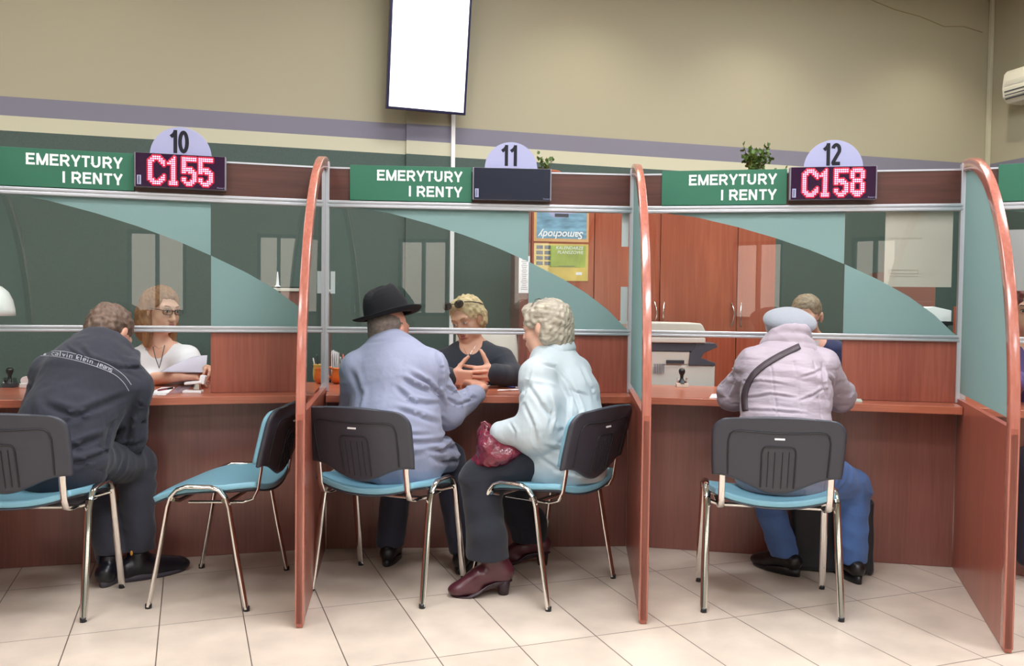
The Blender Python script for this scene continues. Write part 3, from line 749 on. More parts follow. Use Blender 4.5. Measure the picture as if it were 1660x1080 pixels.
b.build('small_pictures', M_['pdark'], o)
text_mesh('KALENDARZE\nPLANSZOWE', .027, M_['white'], 'lettering', o, T(w_*.9, -.003, h_*.83) @ RX(PI/2), align='RIGHT', extrude=.0003, shear=.2)
text_mesh('samochody 2014', .015, M_['ink'], 'small_print', o, T(w_*.75, -.003, h_*.40) @ RX(PI/2), align='RIGHT', extrude=.0002)
b = MB(); b.box((w_*.83, -.002, h_*.2), (w_*.11, .001, h_*.08)); b.build('barcode', M_['white'], o)

# paper list hanging at the left side of the wardrobe
def panel(name, label, cat, px0, px1, py0, py1, Y, ang, m, th=.002, group=None):
    a = at(px0, (py0+py1)/2, Y); z1 = at(px0, py0, Y).z; z0 = at(px0, py1, Y).z
    w_ = plane_x(px1, (a.x, a.y, 0), ang)
    b = MB(); b.box((w_/2, 0, (z1-z0)/2), (w_, th, z1-z0)); o = b.build(name, m); o.matrix_world = Matrix.Translation((a.x, a.y, z0)) @ RZ(ang)
    return tag(o, label, cat, group), w_, z1-z0
o, w_, h_ = panel('paper_list', 'narrow white printed list hanging at the left edge of the wardrobe', 'paper', 841, 858, 415, 475, 5.22, CANG, M_['paper'])
b = MB()
for k in range(18): b.box((w_*.5, -.0015, h_*(.95-.05*k)), (w_*(.35+.3*random.random()), .001, .003))
b.build('print', M_['ink'], o)
# dark wood pilaster at the left side of the wardrobe
b = MB(); b.box((-.035, .23, HC/2), (.066, .45, HC)); o = b.build('shelf_side_panel', M_['wood']); o.matrix_world = CM; tag(o, 'dark mahogany side panel standing against the left end of the wardrobes', 'panel')
# two paper strips by post 12 inside
for (a, c, py0, py1, lab) in ((1008, 1017, 343, 400, 'upper'), (1006, 1017, 465, 525, 'lower')):
    o, w_, h_ = panel('paper_strip', lab+' white paper note taped behind the glass by the second divider', 'paper', a, c, py0, py1, 4.36, bayang(1), M_['paper'], group='notes by the second divider')
o, w_, h_ = panel('paper_strip', 'narrow white paper note taped behind the glass right of the first divider', 'paper', 536, 543, 440, 476, 4.29, bayang(1), M_['paper'], group=None)

# wall planner hanging behind the screen of counter 12 (seen from the back)
Mx, W = bayM(2)
xa = bx(2, 1441); xb = bx(2, 1552)
M_['planner'] = mat('buff_planner_paper', 'CFC0B6', .8, var=(3, .04))
o = empty('wall_planner', mat=Mx @ T(xa, .016, 0)); tag(o, 'large buff wall planner seen from the back behind the glass of counter 12', 'planner', 'planners behind the glass')
zt_, zb_ = ZU-.005, 1.325
b = MB(); b.box(((xb-xa)/2, 0, (zt_+zb_)/2), (xb-xa, .002, zt_-zb_)); b.build('sheet', M_['planner'], o)
b = MB()
for k in range(34): b.box((.02+k*(xb-xa-.15)/34, -.002, 1.555), (.0012, .001, .006))
for (x, z, a_, c_) in ((.085, 1.405, .13, .0014), (.085, 1.388, .13, .0014), (.021, 1.3965, .0014, .018), (.150, 1.3965, .0014, .018), (.085, 1.376, .13, .0012)): b.box((x, -.002, z), (a_, .001, c_))
b.build('binding_marks', mat('faint_red_line', 'A88E86', .7), o)
Mx3, W3 = bayM(3)
o = empty('wall_planner', mat=Mx3 @ T(.12, .016, 0)); tag(o, 'lilac wall planner behind the glass at the right picture edge', 'planner', 'planners behind the glass')
b = MB(); b.box((.3, 0, 1.45), (.6, .002, .28)); b.build('sheet', mat('lilac_planner_paper', 'C9BFC6', .8), o)
# ------------------------------------------------------------------ smooth bodies: blended tapered limbs and ellipsoids, meshed on a grid
def V3(*a): return np.array(a if len(a) > 1 else tuple(a[0]), dtype=np.float64)
def unit(v): v = np.asarray(v, float); return v/max(1e-9, np.linalg.norm(v))
class SDF:
    def __init__(s): s.p = []
    def cap(s, a, b, ra, rb, k=.02, flat=None, fold=None, sub=False):
        s.p.append(('c', V3(a), V3(b), ra, rb, k, flat, fold, sub)); return s
    def ell(s, c, r, k=.02, rot=None, sub=False):
        s.p.append(('e', V3(c), V3(r), np.eye(3) if rot is None else np.asarray(rot), k, sub)); return s
    def box(s, c, r, rnd, k=.01, rot=None, sub=False):
        s.p.append(('b', V3(c), V3(r), np.eye(3) if rot is None else np.asarray(rot), k, rnd, sub)); return s
    def torus(s, c, R_, r, n, k=.01, sc=(1, 1)):
        s.p.append(('t', V3(c), R_, r, unit(n), k)); return s
    def chain(s, pts, rs, k=.015, flat=None, fold=None):
        for i in range(len(pts)-1): s.cap(pts[i], pts[i+1], rs[i], rs[i+1], k, flat, fold)
        return s
    def mesh(s, h, disp=None, smooth=1):
        lo = np.full(3, 1e9); hi = -lo
        bb = []
        for q in s.p:
            if q[0] == 'c':
                r = max(q[3], q[4])*(max(1, 1/q[6][1]) if q[6] else 1)+(q[7][0] if q[7] else 0); l = np.minimum(q[1], q[2])-r; u = np.maximum(q[1], q[2])+r; k = q[5]; sb = q[8]
            elif q[0] == 'e': r = np.sqrt((q[3]**2) @ (q[2]**2)); l = q[1]-r; u = q[1]+r; k = q[4]; sb = q[5]
            elif q[0] == 'b': r = np.abs(q[3]) @ q[2]+q[5]; l = q[1]-r; u = q[1]+r; k = q[4]; sb = q[6]
            else: r = q[2]+q[3]; l = q[1]-r; u = q[1]+r; k = q[5]; sb = False
            m = k+3*h; bb.append((l-m, u+m, sb))
            if not sb: lo = np.minimum(lo, l-3*h); hi = np.maximum(hi, u+3*h)
        n = np.ceil((hi-lo)/h).astype(int)+1
        F = np.full(n, 1.0, np.float32)
        ax = [lo[i]+h*np.arange(n[i]) for i in range(3)]
        for q, (l, u, sb) in zip(s.p, bb):
            i0 = np.clip(np.floor((l-lo)/h).astype(int), 0, n-1); i1 = np.clip(np.ceil((u-lo)/h).astype(int)+1, 0, n)
            if np.any(i1 <= i0): continue
            sl = tuple(slice(a, b) for a, b in zip(i0, i1))
            X = ax[0][sl[0]][:, None, None]; Y = ax[1][sl[1]][None, :, None]; Z = ax[2][sl[2]][None, None, :]
            if q[0] == 'c':
                a, b = q[1], q[2]; d = b-a; L2 = max(1e-12, d @ d)
                px, py, pz = X-a[0], Y-a[1], Z-a[2]
                t = np.clip((px*d[0]+py*d[1]+pz*d[2])/L2, 0, 1)
                qx, qy, qz = px-t*d[0], py-t*d[1], pz-t*d[2]
                if q[6] is not None:
                    f = unit(q[6][0]); g = q[6][1]-1; e = qx*f[0]+qy*f[1]+qz*f[2]
                    qx, qy, qz = qx+g*e*f[0], qy+g*e*f[1], qz+g*e*f[2]
                rr = q[3]+(q[4]-q[3])*t
                if q[7] is not None:
                    A, lam, ph, s0, sw = q[7]; Ln = math.sqrt(L2)
                    w = unit(np.cross(d, (0.31, .2, .93))); w2 = unit(np.cross(d, w))
                    fi = np.arctan2(qx*w[0]+qy*w[1]+qz*w[2], qx*w2[0]+qy*w2[1]+qz*w2[2])
                    sv = t*Ln
                    arg = sv/lam+ph+.45*np.sin(fi+ph)+.22*np.sin(2*fi+ph*3)
                    rdg = 1-2*np.abs(np.sin(PI*arg))
                    rr = rr+A*rdg*np.exp(-((t-s0)/sw)**2)*(.65+.35*np.sin(fi*1.0+ph*5))
                D = np.sqrt(qx*qx+qy*qy+qz*qz)-rr; k = q[5]
                if q[6] is not None and q[6][1] > 1: D = D/q[6][1]*1.2
            elif q[0] == 'e':
                M = q[3]; r = q[2]; px, py, pz = X-q[1][0], Y-q[1][1], Z-q[1][2]
                x = (px*M[0, 0]+py*M[1, 0]+pz*M[2, 0]); y = (px*M[0, 1]+py*M[1, 1]+pz*M[2, 1]); z = (px*M[0, 2]+py*M[1, 2]+pz*M[2, 2])
                k0 = np.sqrt((x/r[0])**2+(y/r[1])**2+(z/r[2])**2); k1 = np.sqrt((x/r[0]**2)**2+(y/r[1]**2)**2+(z/r[2]**2)**2)+1e-9
                D = k0*(k0-1)/k1; k = q[4]
            elif q[0] == 'b':
                M = q[3]; r = q[2]; px, py, pz = X-q[1][0], Y-q[1][1], Z-q[1][2]
                x = np.abs(px*M[0, 0]+py*M[1, 0]+pz*M[2, 0])-r[0]; y = np.abs(px*M[0, 1]+py*M[1, 1]+pz*M[2, 1])-r[1]; z = np.abs(px*M[0, 2]+py*M[1, 2]+pz*M[2, 2])-r[2]
                D = np.sqrt(np.maximum(x, 0)**2+np.maximum(y, 0)**2+np.maximum(z, 0)**2)+np.minimum(np.maximum(np.maximum(x, y), z), 0)-q[5]; k = q[4]
            else:
                px, py, pz = X-q[1][0], Y-q[1][1], Z-q[1][2]; m = q[4]
                e = px*m[0]+py*m[1]+pz*m[2]; rad = np.sqrt(np.maximum(px*px+py*py+pz*pz-e*e, 0))
                D = np.sqrt((rad-q[2])**2+e*e)-q[3]; k = q[5]
            A_ = F[sl]
            if sb:
                D = -D; hh = np.maximum(k-np.abs(A_-D), 0)/k if k > 0 else 0
                F[sl] = np.maximum(A_, D)+hh*hh*k*.25
            else:
                hh = np.maximum(k-np.abs(A_-D), 0)/k if k > 0 else 0
                F[sl] = np.minimum(A_, D)-hh*hh*k*.25
        # surface nets
        In = F < 0
        acc = np.zeros(tuple(n-1)+(3,), np.float32); cnt = np.zeros(tuple(n-1), np.float32)
        N = n
        for a in range(3):
            s0 = [slice(None)]*3; s1 = [slice(None)]*3; s0[a] = slice(0, -1); s1[a] = slice(1, None)
            f0, f1 = F[tuple(s0)], F[tuple(s1)]; cr = In[tuple(s0)] != In[tuple(s1)]
            idx = np.argwhere(cr)
            t = f0[cr]/(f0[cr]-f1[cr])
            for db in (0, 1):
                for dc in (0, 1):
                    o = [0, 0, 0]; bb_, cc = [x for x in range(3) if x != a]; o[bb_] = -db; o[cc] = -dc
                    c = idx+o; ok = np.all((c >= 0) & (c < n-1), axis=1); c = c[ok]
                    pos = idx[ok].astype(np.float32); pos[:, a] += t[ok]
                    fl = (c[:, 0]*(n[1]-1)+c[:, 1])*(n[2]-1)+c[:, 2]
                    m = int(np.prod(n-1))
                    cnt += np.bincount(fl, minlength=m).reshape(cnt.shape)
                    for e in range(3): acc[..., e] += np.bincount(fl, weights=pos[:, e], minlength=m).reshape(cnt.shape)
        act = cnt > 0; vid = np.full(cnt.shape, -1, np.int64); nv = int(act.sum()); vid[act] = np.arange(nv)
        Vt = acc[act]/cnt[act][:, None]*h+lo
        faces = []
        for a in range(3):
            s0 = [slice(None)]*3; s1 = [slice(None)]*3; s0[a] = slice(0, -1); s1[a] = slice(1, None)
            A0, A1 = In[tuple(s0)], In[tuple(s1)]; b_, c_ = (a+1) % 3, (a+2) % 3
            for flip, cr in ((False, A0 & ~A1), (True, ~A0 & A1)):
                idx = np.argwhere(cr); ok = (idx[:, b_] > 0) & (idx[:, c_] > 0) & (idx[:, b_] < n[b_]-1) & (idx[:, c_] < n[c_]-1); idx = idx[ok]
                def g(db, dc):
                    o = idx.copy(); o[:, b_] -= db; o[:, c_] -= dc; return vid[o[:, 0], o[:, 1], o[:, 2]]
                q4 = np.stack([g(1, 1), g(0, 1), g(0, 0), g(1, 0)], 1)
                faces.append(q4[:, ::-1] if flip else q4)
        Fc = np.concatenate(faces); Fc = Fc[np.all(Fc >= 0, axis=1)]
        for _ in range(smooth):
            sm = np.zeros_like(Vt); ct = np.zeros(nv)
            for i in range(4):
                a, b_ = Fc[:, i], Fc[:, (i+1) % 4]
                for e in range(3):
                    sm[:, e] += np.bincount(a, weights=Vt[b_, e], minlength=nv)+np.bincount(b_, weights=Vt[a, e], minlength=nv)
                ct += np.bincount(a, minlength=nv)+np.bincount(b_, minlength=nv)
            Vt = .5*Vt+.5*sm/np.maximum(ct, 1)[:, None]
        if disp is not None:
            fn = np.cross(Vt[Fc[:, 2]]-Vt[Fc[:, 0]], Vt[Fc[:, 3]]-Vt[Fc[:, 1]]); nn = np.zeros_like(Vt)
            for i in range(4):
                for e in range(3): nn[:, e] += np.bincount(Fc[:, i], weights=fn[:, e], minlength=nv)
            nn /= np.maximum(np.linalg.norm(nn, axis=1), 1e-12)[:, None]
            Vt = Vt+nn*disp(Vt, nn)[:, None]
        return Vt, Fc
def mesh_obj(parts, name, mats, parent, subd=0):
    """parts: list of (V,F[,material index]) joined into one mesh"""
    vs = []; fs = []; mi = []; n = 0
    for p in parts:
        vs.append(p[0]); fs.append(p[1]+n); mi.append(np.full(len(p[1]), p[2] if len(p) > 2 else 0)); n += len(p[0])
    vs = np.concatenate(vs).astype(np.float32); fs = np.concatenate(fs); mi = np.concatenate(mi).astype(np.int32)
    me = bpy.data.meshes.new(name)
    me.vertices.add(len(vs)); me.vertices.foreach_set('co', vs.ravel())
    me.loops.add(fs.size); me.loops.foreach_set('vertex_index', fs.ravel().astype(np.int32))
    me.polygons.add(len(fs)); me.polygons.foreach_set('loop_start', np.arange(0, fs.size, 4, dtype=np.int32)); me.polygons.foreach_set('loop_total', np.full(len(fs), 4, np.int32))
    for m in (mats if isinstance(mats, (list, tuple)) else [mats]): me.materials.append(m)
    me.update(calc_edges=True); me.validate()
    me.polygons.foreach_set('use_smooth', np.ones(len(me.polygons), bool))
    if len(me.polygons) == len(mi): me.polygons.foreach_set('material_index', mi)
    me.update()
    o = bpy.data.objects.new(name, me); COL.objects.link(o); o.parent = parent
    return o
def wob(seed, lam, amp, n=5, aniso=(1, 1, 1), ridge=False):
    """fold noise as a function of position"""
    r = np.random.RandomState(seed); D = r.normal(size=(n, 3)); D /= np.linalg.norm(D, axis=1)[:, None]; D *= np.array(aniso)
    ph = r.uniform(0, 6.28, n); W = r.normal(size=(n, 3))*.5; sc = r.uniform(.7, 1.6, n)
    def f(P, N=None):
        o = np.zeros(len(P))
        for i in range(n):
            a = (P @ D[i])*2*PI/(lam*sc[i])+ph[i]+1.4*np.sin((P @ W[i])*2*PI/(lam*2.2)+ph[i]*2)
            o += (1-2*np.abs(np.sin(a/2))) if ridge else np.sin(a)
        return amp*o/n
    return f
def frame(f, up=(0, 0, 1)):
    """columns: right, forward, up"""
    f = unit(f); r = unit(np.cross(f, up)); u = np.cross(r, f); return np.stack([r, f, u], 1)

def hand(s, wrist, d, palm, side, curl=(.25, .25, .3, .35), thumb=(.7, .3), spread=.06, sc=1.0, k=.003):
    """adds a palm, four fingers and a thumb; d = finger direction, palm = direction the palm faces, side=+1: thumb on the d x palm side"""
    d = unit(d); palm = unit(np.asarray(palm, float)-d*np.dot(palm, d)); ac = np.cross(d, palm)*side
    w = np.asarray(wrist, float); Rm = np.stack([ac, d, palm], 1)
    s.cap(w-d*.03, w+d*.01, .026*sc, .025*sc, .02, flat=(palm, 1.25))
    s.box(w+d*.052*sc, (.026*sc, .034*sc, .004*sc), .0115*sc, .012, Rm)
    s.ell(w+d*.03*sc+ac*.022*sc+palm*.008*sc, (.016*sc, .028*sc, .013*sc), .012, Rm)
    ls = (.043, .025, .021), (.048, .029, .022), (.044, .027, .021), (.034, .021, .018)
    for i in range(4):
        o = (1.5-i)*.0205*sc; p = w+d*(.088-.004*abs(1.2-i))*sc+ac*o; dd = unit(d+ac*(1.5-i)*spread)
        c = curl[i]; a = 0
        for j in range(3):
            a += c*(1.0, 1.25, .8)[j]
            v = dd*math.cos(a)+palm*math.sin(a); q = p+v*ls[i][j]*sc
            s.cap(p, q, (.0086, .0079, .0073)[j]*sc*(1-.06*(i == 3)), (.0080, .0073, .0064)[j]*sc*(1-.06*(i == 3)), k); p = q
    tb = w+d*.022*sc+ac*.027*sc+palm*.004*sc; a, b_ = thumb
    v = unit(ac*math.sin(a)+d*math.cos(a)+palm*.25); q = tb+v*.036*sc; s.cap(tb, q, .0135*sc, .0112*sc, .012)
    v2 = unit(v*math.cos(b_)+d*math.sin(b_)*.6+palm*math.sin(b_)*.5); r_ = q+v2*.031*sc; s.cap(q, r_, .0108*sc, .0095*sc, k)
    s.cap(r_, r_+unit(v2+d*.15)*.022*sc, .0095*sc, .0078*sc, k)

def head_sdf(s, C, Rm, sc=1.0, age=0.0, fem=False, nose=1.0):
    """C: point between the ears at eye level; Rm columns right, forward, up"""
    def W(x, y, z): return C+Rm @ (np.array((x, y, z))*sc)
    def E(c, r, k=.015, sub=False): s.ell(W(*c), np.array(r)*sc, k*sc, Rm, sub)
    E((0, -.014, .030), (.073, .093, .080), .02)
    E((0, .026, -.028), (.058, .064, .083), .03)
    E((0, .040, -.074), (.043 if fem else .048, .046, .034), .03)
    E((0, .073, -.098), (.019, .016, .014), .02)
    for q in (-1, 1):
        E((q*.036, .056, -.036), (.024+.005*age, .026, .026+.006*age), .02)
        E((q*.044, .02, -.075), (.014, .03, .025), .02)
        E((q*.012, .098, -.044), (.0085*nose, .010, .0075), .008)
        E((q*.076, -.006, -.010), (.007, .019, .032), .006)
        E((q*.083, -.012, -.004), (.006, .016, .026), .006)
    s.cap(W(-.036, .077, .020), W(.036, .077, .020), .014*sc, .014*sc, .02*sc)
    s.cap(W(0, .086, .004), W(0, .109*1.0, -.040), .0085*sc, .0125*sc*nose, .012*sc)
    for q in (-1, 1): E((q*.031, .098, .000), (.019, .014, .0125), .012, True)
    for q in (-1, 1): E((q*.031, .079, -.001), (.0165, .0135, .0135), .003)
    s.cap(W(-.019, .087, -.066), W(.019, .087, -.066), .0085*sc, .0085*sc, .01*sc)
    s.cap(W(-.017, .089, -.077), W(.017, .089, -.077), .0085*sc, .0085*sc, .01*sc)
    s.cap(W(-.024, .100, -.0715), W(.024, .100, -.0715), .003*sc, .003*sc, .004*sc, sub=True)
    return W

def face_parts(o, C, Rm, sc=1.0, iris='4A5A52', brow='7A5A3A', lip='B5625A', glasses=None, brow_th=.0028, lid=.35):
    """eyes, eyebrows, lips (and spectacles) as children of the person"""
    Mx = Matrix.Translation(Vector(C)) @ Matrix([list(Rm[0]), list(Rm[1]), list(Rm[2])]).to_4x4() @ Matrix.Scale(sc, 4)
    sk = bpy.data.materials.get('eye_white') or mat('eye_white', 'E4DDD8', .25)
    ir = mat('iris', iris, .2); br = mat('eyebrow_hair', brow, .8); lp = mat('lip_skin', lip, .45)
    for q in (-1, 1):
        b = MB(); b.sphere((q*.031, .0815, -.0005), (.0135, .0125, .0085), 16, 10, Mx); e = b.build('eye', sk, o, fix=False)
        b = MB(); b.sphere((q*.031, .0915, -.0005), (.0060, .0034, .0060), 14, 8, Mx); b.build('iris', ir, e, fix=False)
        b = MB(); b.tube([(q*.045, .0855, .002), (q*.038, .0930, .0078), (q*.031, .0955, .0092), (q*.023, .0935, .0072), (q*.017, .0885, .001)], [.001, .0022, .0024, .002, .001], 6, Mx); b.build('eyelash', br, o, fix=False)
        b = MB(); b.tube([(q*.050, .076, .021), (q*.040, .0895, .0285), (q*.028, .0945, .0270), (q*.015, .0950, .0225)], [.0012, brow_th, brow_th*1.1, .0018], 6, Mx); b.build('eyebrow', br, o, fix=False)
    b = MB()
    b.tube([(-.025, .084, -.0715), (-.013, .0955, -.0675), (-.004, .0985, -.0655), (0, .0980, -.0665), (.004, .0985, -.0655), (.013, .0955, -.0675), (.025, .084, -.0715)], [.0008, .0036, .0044, .0042, .0044, .0036, .0008], 8, Mx)
    b.tube([(-.023, .0845, -.0725), (-.011, .0960, -.0775), (0, .0985, -.0785), (.011, .0960, -.0775), (.023, .0845, -.0725)], [.0008, .0042, .0050, .0042, .0008], 8, Mx)
    b.build('lips', lp, o, fix=False)
    if glasses:
        fm = mat('spectacle_frame', glasses, .3); b = MB()
        for q in (-1, 1):
            pts = []
            for t in range(20):
                a = 2*PI*t/20; ca, sa = math.cos(a), math.sin(a)
                x = q*.033+.0255*math.copysign(abs(ca)**.6, ca); z = -.001+.0150*math.copysign(abs(sa)**.6, sa)
                pts.append((x, .1035-.5*abs(x)*abs(x)*10*.35, z))
            b.tube(pts, .0019, 6, Mx, closed=True)
            b.tube([(q*.0585, .094, .006), (q*.072, .07, .007), (q*.081, .0, .008), (q*.082, -.02, -.004)], .0021, 6, Mx)
        b.tube([(-.0085, .1035, .001), (0, .1075, .004), (.0085, .1035, .001)], .0019, 6, Mx)
        g = b.build('spectacles', fm, o, fix=False)
        b = MB()
        for q in (-1, 1): b.sphere((q*.033, .1005, -.001), (.0245, .001, .0142), 16, 6, Mx)
        b.build('lens', M_['glass'], g, fix=False)
    return Mx
def SK(name, col): return mat(name, col, .55, sss=.12, var=(14, .06))
def cloth(name, col, rough=.8, bump=None, sheen=.15, var=None):
    return mat(name, col, rough, sheen=sheen, bump=bump or [(7, .35, .02, (1, 1, .6)), (400, .2, .0008)], var=var)
# ------------------------------------------------------------------ people
def P(px, py, Y): return np.array(at(px, py, Y))
def A3(*a): return np.array(a, float)
def torso(s, f, pel, mid, ch, nk, shL, shR, hip, waist, chest, sh=.062, k=.05, neckr=.075):
    """hip/waist/chest are (half width, half depth)"""
    f3 = A3(f[0], f[1], 0); f3 = unit(f3)
    s.cap(pel, mid, hip[0], waist[0], k, flat=(f3, hip[0]/hip[1]))
    s.cap(mid, ch, waist[0], chest[0], k, flat=(f3, waist[0]/waist[1]))
    c2 = ch+(nk-ch)*.45
    s.cap(ch, c2, chest[0], chest[0]*.86, k, flat=(f3, chest[0]/chest[1]))
    s.cap(shL, nk, sh, neckr, k); s.cap(shR, nk, sh, neckr, k); s.cap(shL, shR, sh*1.02, sh*1.02, k)
def arm(s, sh, el, wr, r=(.066, .056, .043), k=.03, A=.008, lam=.045, ph=.3, cut=1.0):
    L1 = np.linalg.norm(el-sh); L2 = np.linalg.norm(wr-el)
    s.cap(sh, el, r[0], r[1], k, fold=(A, lam, ph, L1, L1*.55))
    s.cap(el, el+(wr-el)*cut, r[1], r[2], k, fold=(A, lam*.9, ph+.5, L2*.15, L2*.6))
def leg(s, hp, kn, an, r=(.088, .066, .058), k=.03, A=.006, lam=.06, ph=.2):
    L1 = np.linalg.norm(kn-hp); L2 = np.linalg.norm(an-kn)
    s.cap(hp, kn, r[0], r[1], k, fold=(A, lam, ph, L1*.6, L1*.6)); s.cap(kn, an, r[1], r[2], k, fold=(A, lam, ph+.4, L2*.2, L2*.5))
def shoe(o, an, toe, heel_h=.02, mats=('black_leather',), name='shoe', L=.275, tall=.05, w=.043, tilt=0.0, boot=0.0, block=False, sole=None):
    """an: ankle; toe: direction on the floor; the sole rests on z=0 (plus lift)"""
    t = unit(A3(toe[0], toe[1], 0)); up = A3(0, 0, 1); r = np.cross(t, up)
    c = A3(an[0], an[1], 0.0)+t*.0; s = SDF()
    hl = c-t*.055
    s.cap(hl+up*(.042+heel_h), hl+t*.10+up*(.040+heel_h*.7), w*.86, w*.9, .02)
    s.cap(hl+t*.10+up*(.046+heel_h*.7), hl+t*(L-.075)+up*.032, w*.98, w*.78, .02, flat=(up, 1.15))
    s.cap(hl+t*.13+up*.030, hl+t*(L-.055)+up*.027, w*.96, w*.66, .02, flat=(up, 1.5))
    s.cap(hl+t*.052+up*(.06+heel_h), hl+t*.050+up*(.06+tall+heel_h), w*.95, w*.93, .02, fold=(.003, .03, .2, .03, .05) if boot else None)
    if boot: s.cap(hl+t*.012+up*(.045+heel_h), hl+t*.035+up*(.06+tall+heel_h), w*.92, w*1.0, .02)
    if boot: s.cap(hl+t*.050+up*(.06+tall+heel_h), hl+t*.050+up*(.06+tall+heel_h+boot), w*.95, w*1.08, .02)
    s.box(c+t*.05-up*.10, (.4, .4, .10), .001, .004, np.eye(3), sub=True)
    V_, F_ = s.mesh(.0045)
    sh = mesh_obj([(V_, F_)], name, mats[0], o)
    # sole and heel
    b = MB(); n = 22; pts = []
    for k in range(n):
        a = 2*PI*k/n; x = math.cos(a); y = math.sin(a)
        l = L*.5-.004; ww = w*(1.0+.10*x)*(1.03 if x > 0 else .93)
        pts.append(hl+t*(L*.5-.036)+t*x*l*(1 if True else 1)+r*y*ww)
    def slab(f0, f1, z0, z1):
        vs = [tuple(p+up*z0(np.dot(p-hl, t))) for p in pts]+[tuple(p+up*z1(np.dot(p-hl, t))) for p in pts]
        b.add(vs, [tuple(range(n)), tuple(range(2*n-1, n-1, -1))]); b.add(vs, [(i, (i+1) % n, (i+1) % n+n, i+n) for i in range(n)], None, True)
    th = .016 if not block else .007
    def base(x): return heel_h*max(0, min(1, (.135-x)/.07)) if block else 0.0
    slab(0, 1, base, lambda x: base(x)+th+(heel_h*max(0, min(1, (.14-x)/.08)) if not block else 0))
    sl = b.build('sole', sole or M_['black'], sh)
    if block:
        b = MB(); hp = hl+t*.005
        vs = []
        for z, ex in ((0, .020), (heel_h+.012, .029)):
            for k in range(14):
                a = 2*PI*k/14; vs.append(tuple(hp+t*math.cos(a)*ex*1.05+r*math.sin(a)*ex+up*z+t*(.0 if z else -.0)))
        b.add(vs, [tuple(range(14)), tuple(range(27, 13, -1))]); b.add(vs, [(i, (i+1) % 14, (i+1) % 14+14, i+14) for i in range(14)], None, True)
        b.build('heel', sole or M_['black'], sh)
    return sh
def neck_head(s, nk, C, Rm, r=.055, sc=1.0): s.cap(nk, C+Rm @ (np.array((0, -.028, -.055))*sc), r*1.08, r*.95, .03)
def tiltframe(f, up):
    """head axes: forward exactly f, up as near as possible to the given vector"""
    f = unit(f); r = unit(np.cross(f, up)); u = np.cross(r, f); return np.stack([r, f, u], 1)
def creases(lines, face=-.05):
    """pressed-in folds along lines drawn on the side turned to the viewer: (pixels, distance, width, depth)"""
    segs = []
    for pts, Y, wd, dp in lines:
        q = [P(x, y, Y) for x, y in pts]; n = len(q)-1
        for i in range(n): segs.append((q[i], q[i+1], wd, dp, i/n, (i+1)/n))
    def fn(p, n):
        out = np.zeros(len(p)); m = n[:, 1] < face; X = p[m][:, [0, 2]]; acc = np.zeros(len(X))
        best = {}
        for (a, b_, wd, dp, t0, t1) in segs:
            A = a[[0, 2]]; B = b_[[0, 2]]; d = B-A; L = d @ d
            t = np.clip(((X-A) @ d)/L, 0, 1); e = X-A-t[:, None]*d; nn = np.array([-d[1], d[0]])/math.sqrt(L)
            side = e @ nn; dist = np.sqrt((e**2).sum(1)); s_ = t0+(t1-t0)*t; fade = np.clip(np.minimum(s_, 1-s_)*4+.15, 0, 1)
            v = dp*fade*(-np.exp(-(dist/wd)**2)+.75*np.exp(-((dist-1.7*wd)/(1.1*wd))**2)*(.6+.4*np.sign(side)))
            acc = np.where(np.abs(v) > np.abs(acc), v, acc)
        out[m] = acc; return out
    return fn
def hems(s, *cut):
    for (x, y, z) in cut: s.box(A3(x, y, z-.15), (.13, .13, .148), .002, .004, np.eye(3), sub=True)
def seatcut(s, z=.462): s.box(A3(0, 3.8, z-.2), (3, 2, .2), .001, .01, np.eye(3), sub=True)
def over(p, z=.10): return A3(p[0], p[1], z)
def person(label, base, group=None): return empty('person', base, 0, label, 'person')
class Rel:
    """shifts world-space meshes into the frame of the person's empty"""
def settle(o):
    """children were built in world space: keep them there under the empty"""
    inv = Matrix.Translation(-o.location)
    for c in kids(o): c.matrix_parent_inverse = inv
H_CL = .0065; H_SK = .0038
RXM = lambda v: [(-x) for x in v]

M_['skin1'] = SK('fair_skin', 'E2B29A'); M_['skin2'] = SK('rosy_skin', 'DDA68E'); M_['skin3'] = SK('aged_skin', 'C98F78')
M_['hair_brown'] = mat('short_brown_hair', '6B5548', .55, bump=[(60, .9, .006, (1, 1, .25))], var=(60, .35, (1, 1, .25)))
M_['hair_honey'] = mat('honey_brown_hair', '8F6440', .5, bump=[(50, .8, .006, (1, 1, .12))], var=(45, .35, (1, 1, .12)))
M_['hair_blonde'] = mat('light_blonde_hair', 'D9C197', .55, bump=[(45, .9, .008)], var=(38, .22))
M_['hair_ash'] = mat('ash_blonde_hair', 'A39A8A', .55, bump=[(40, .8, .008, (.5, 1, 1))], var=(26, .28, (.4, 1, 1)))
M_['hair_grey'] = mat('grey_brown_hair', '70635C', .6, bump=[(70, .8, .005)], var=(60, .3))
M_['hair_mouse'] = mat('mousy_hair', '8C7861', .55, bump=[(60, .8, .006)], var=(50, .3))

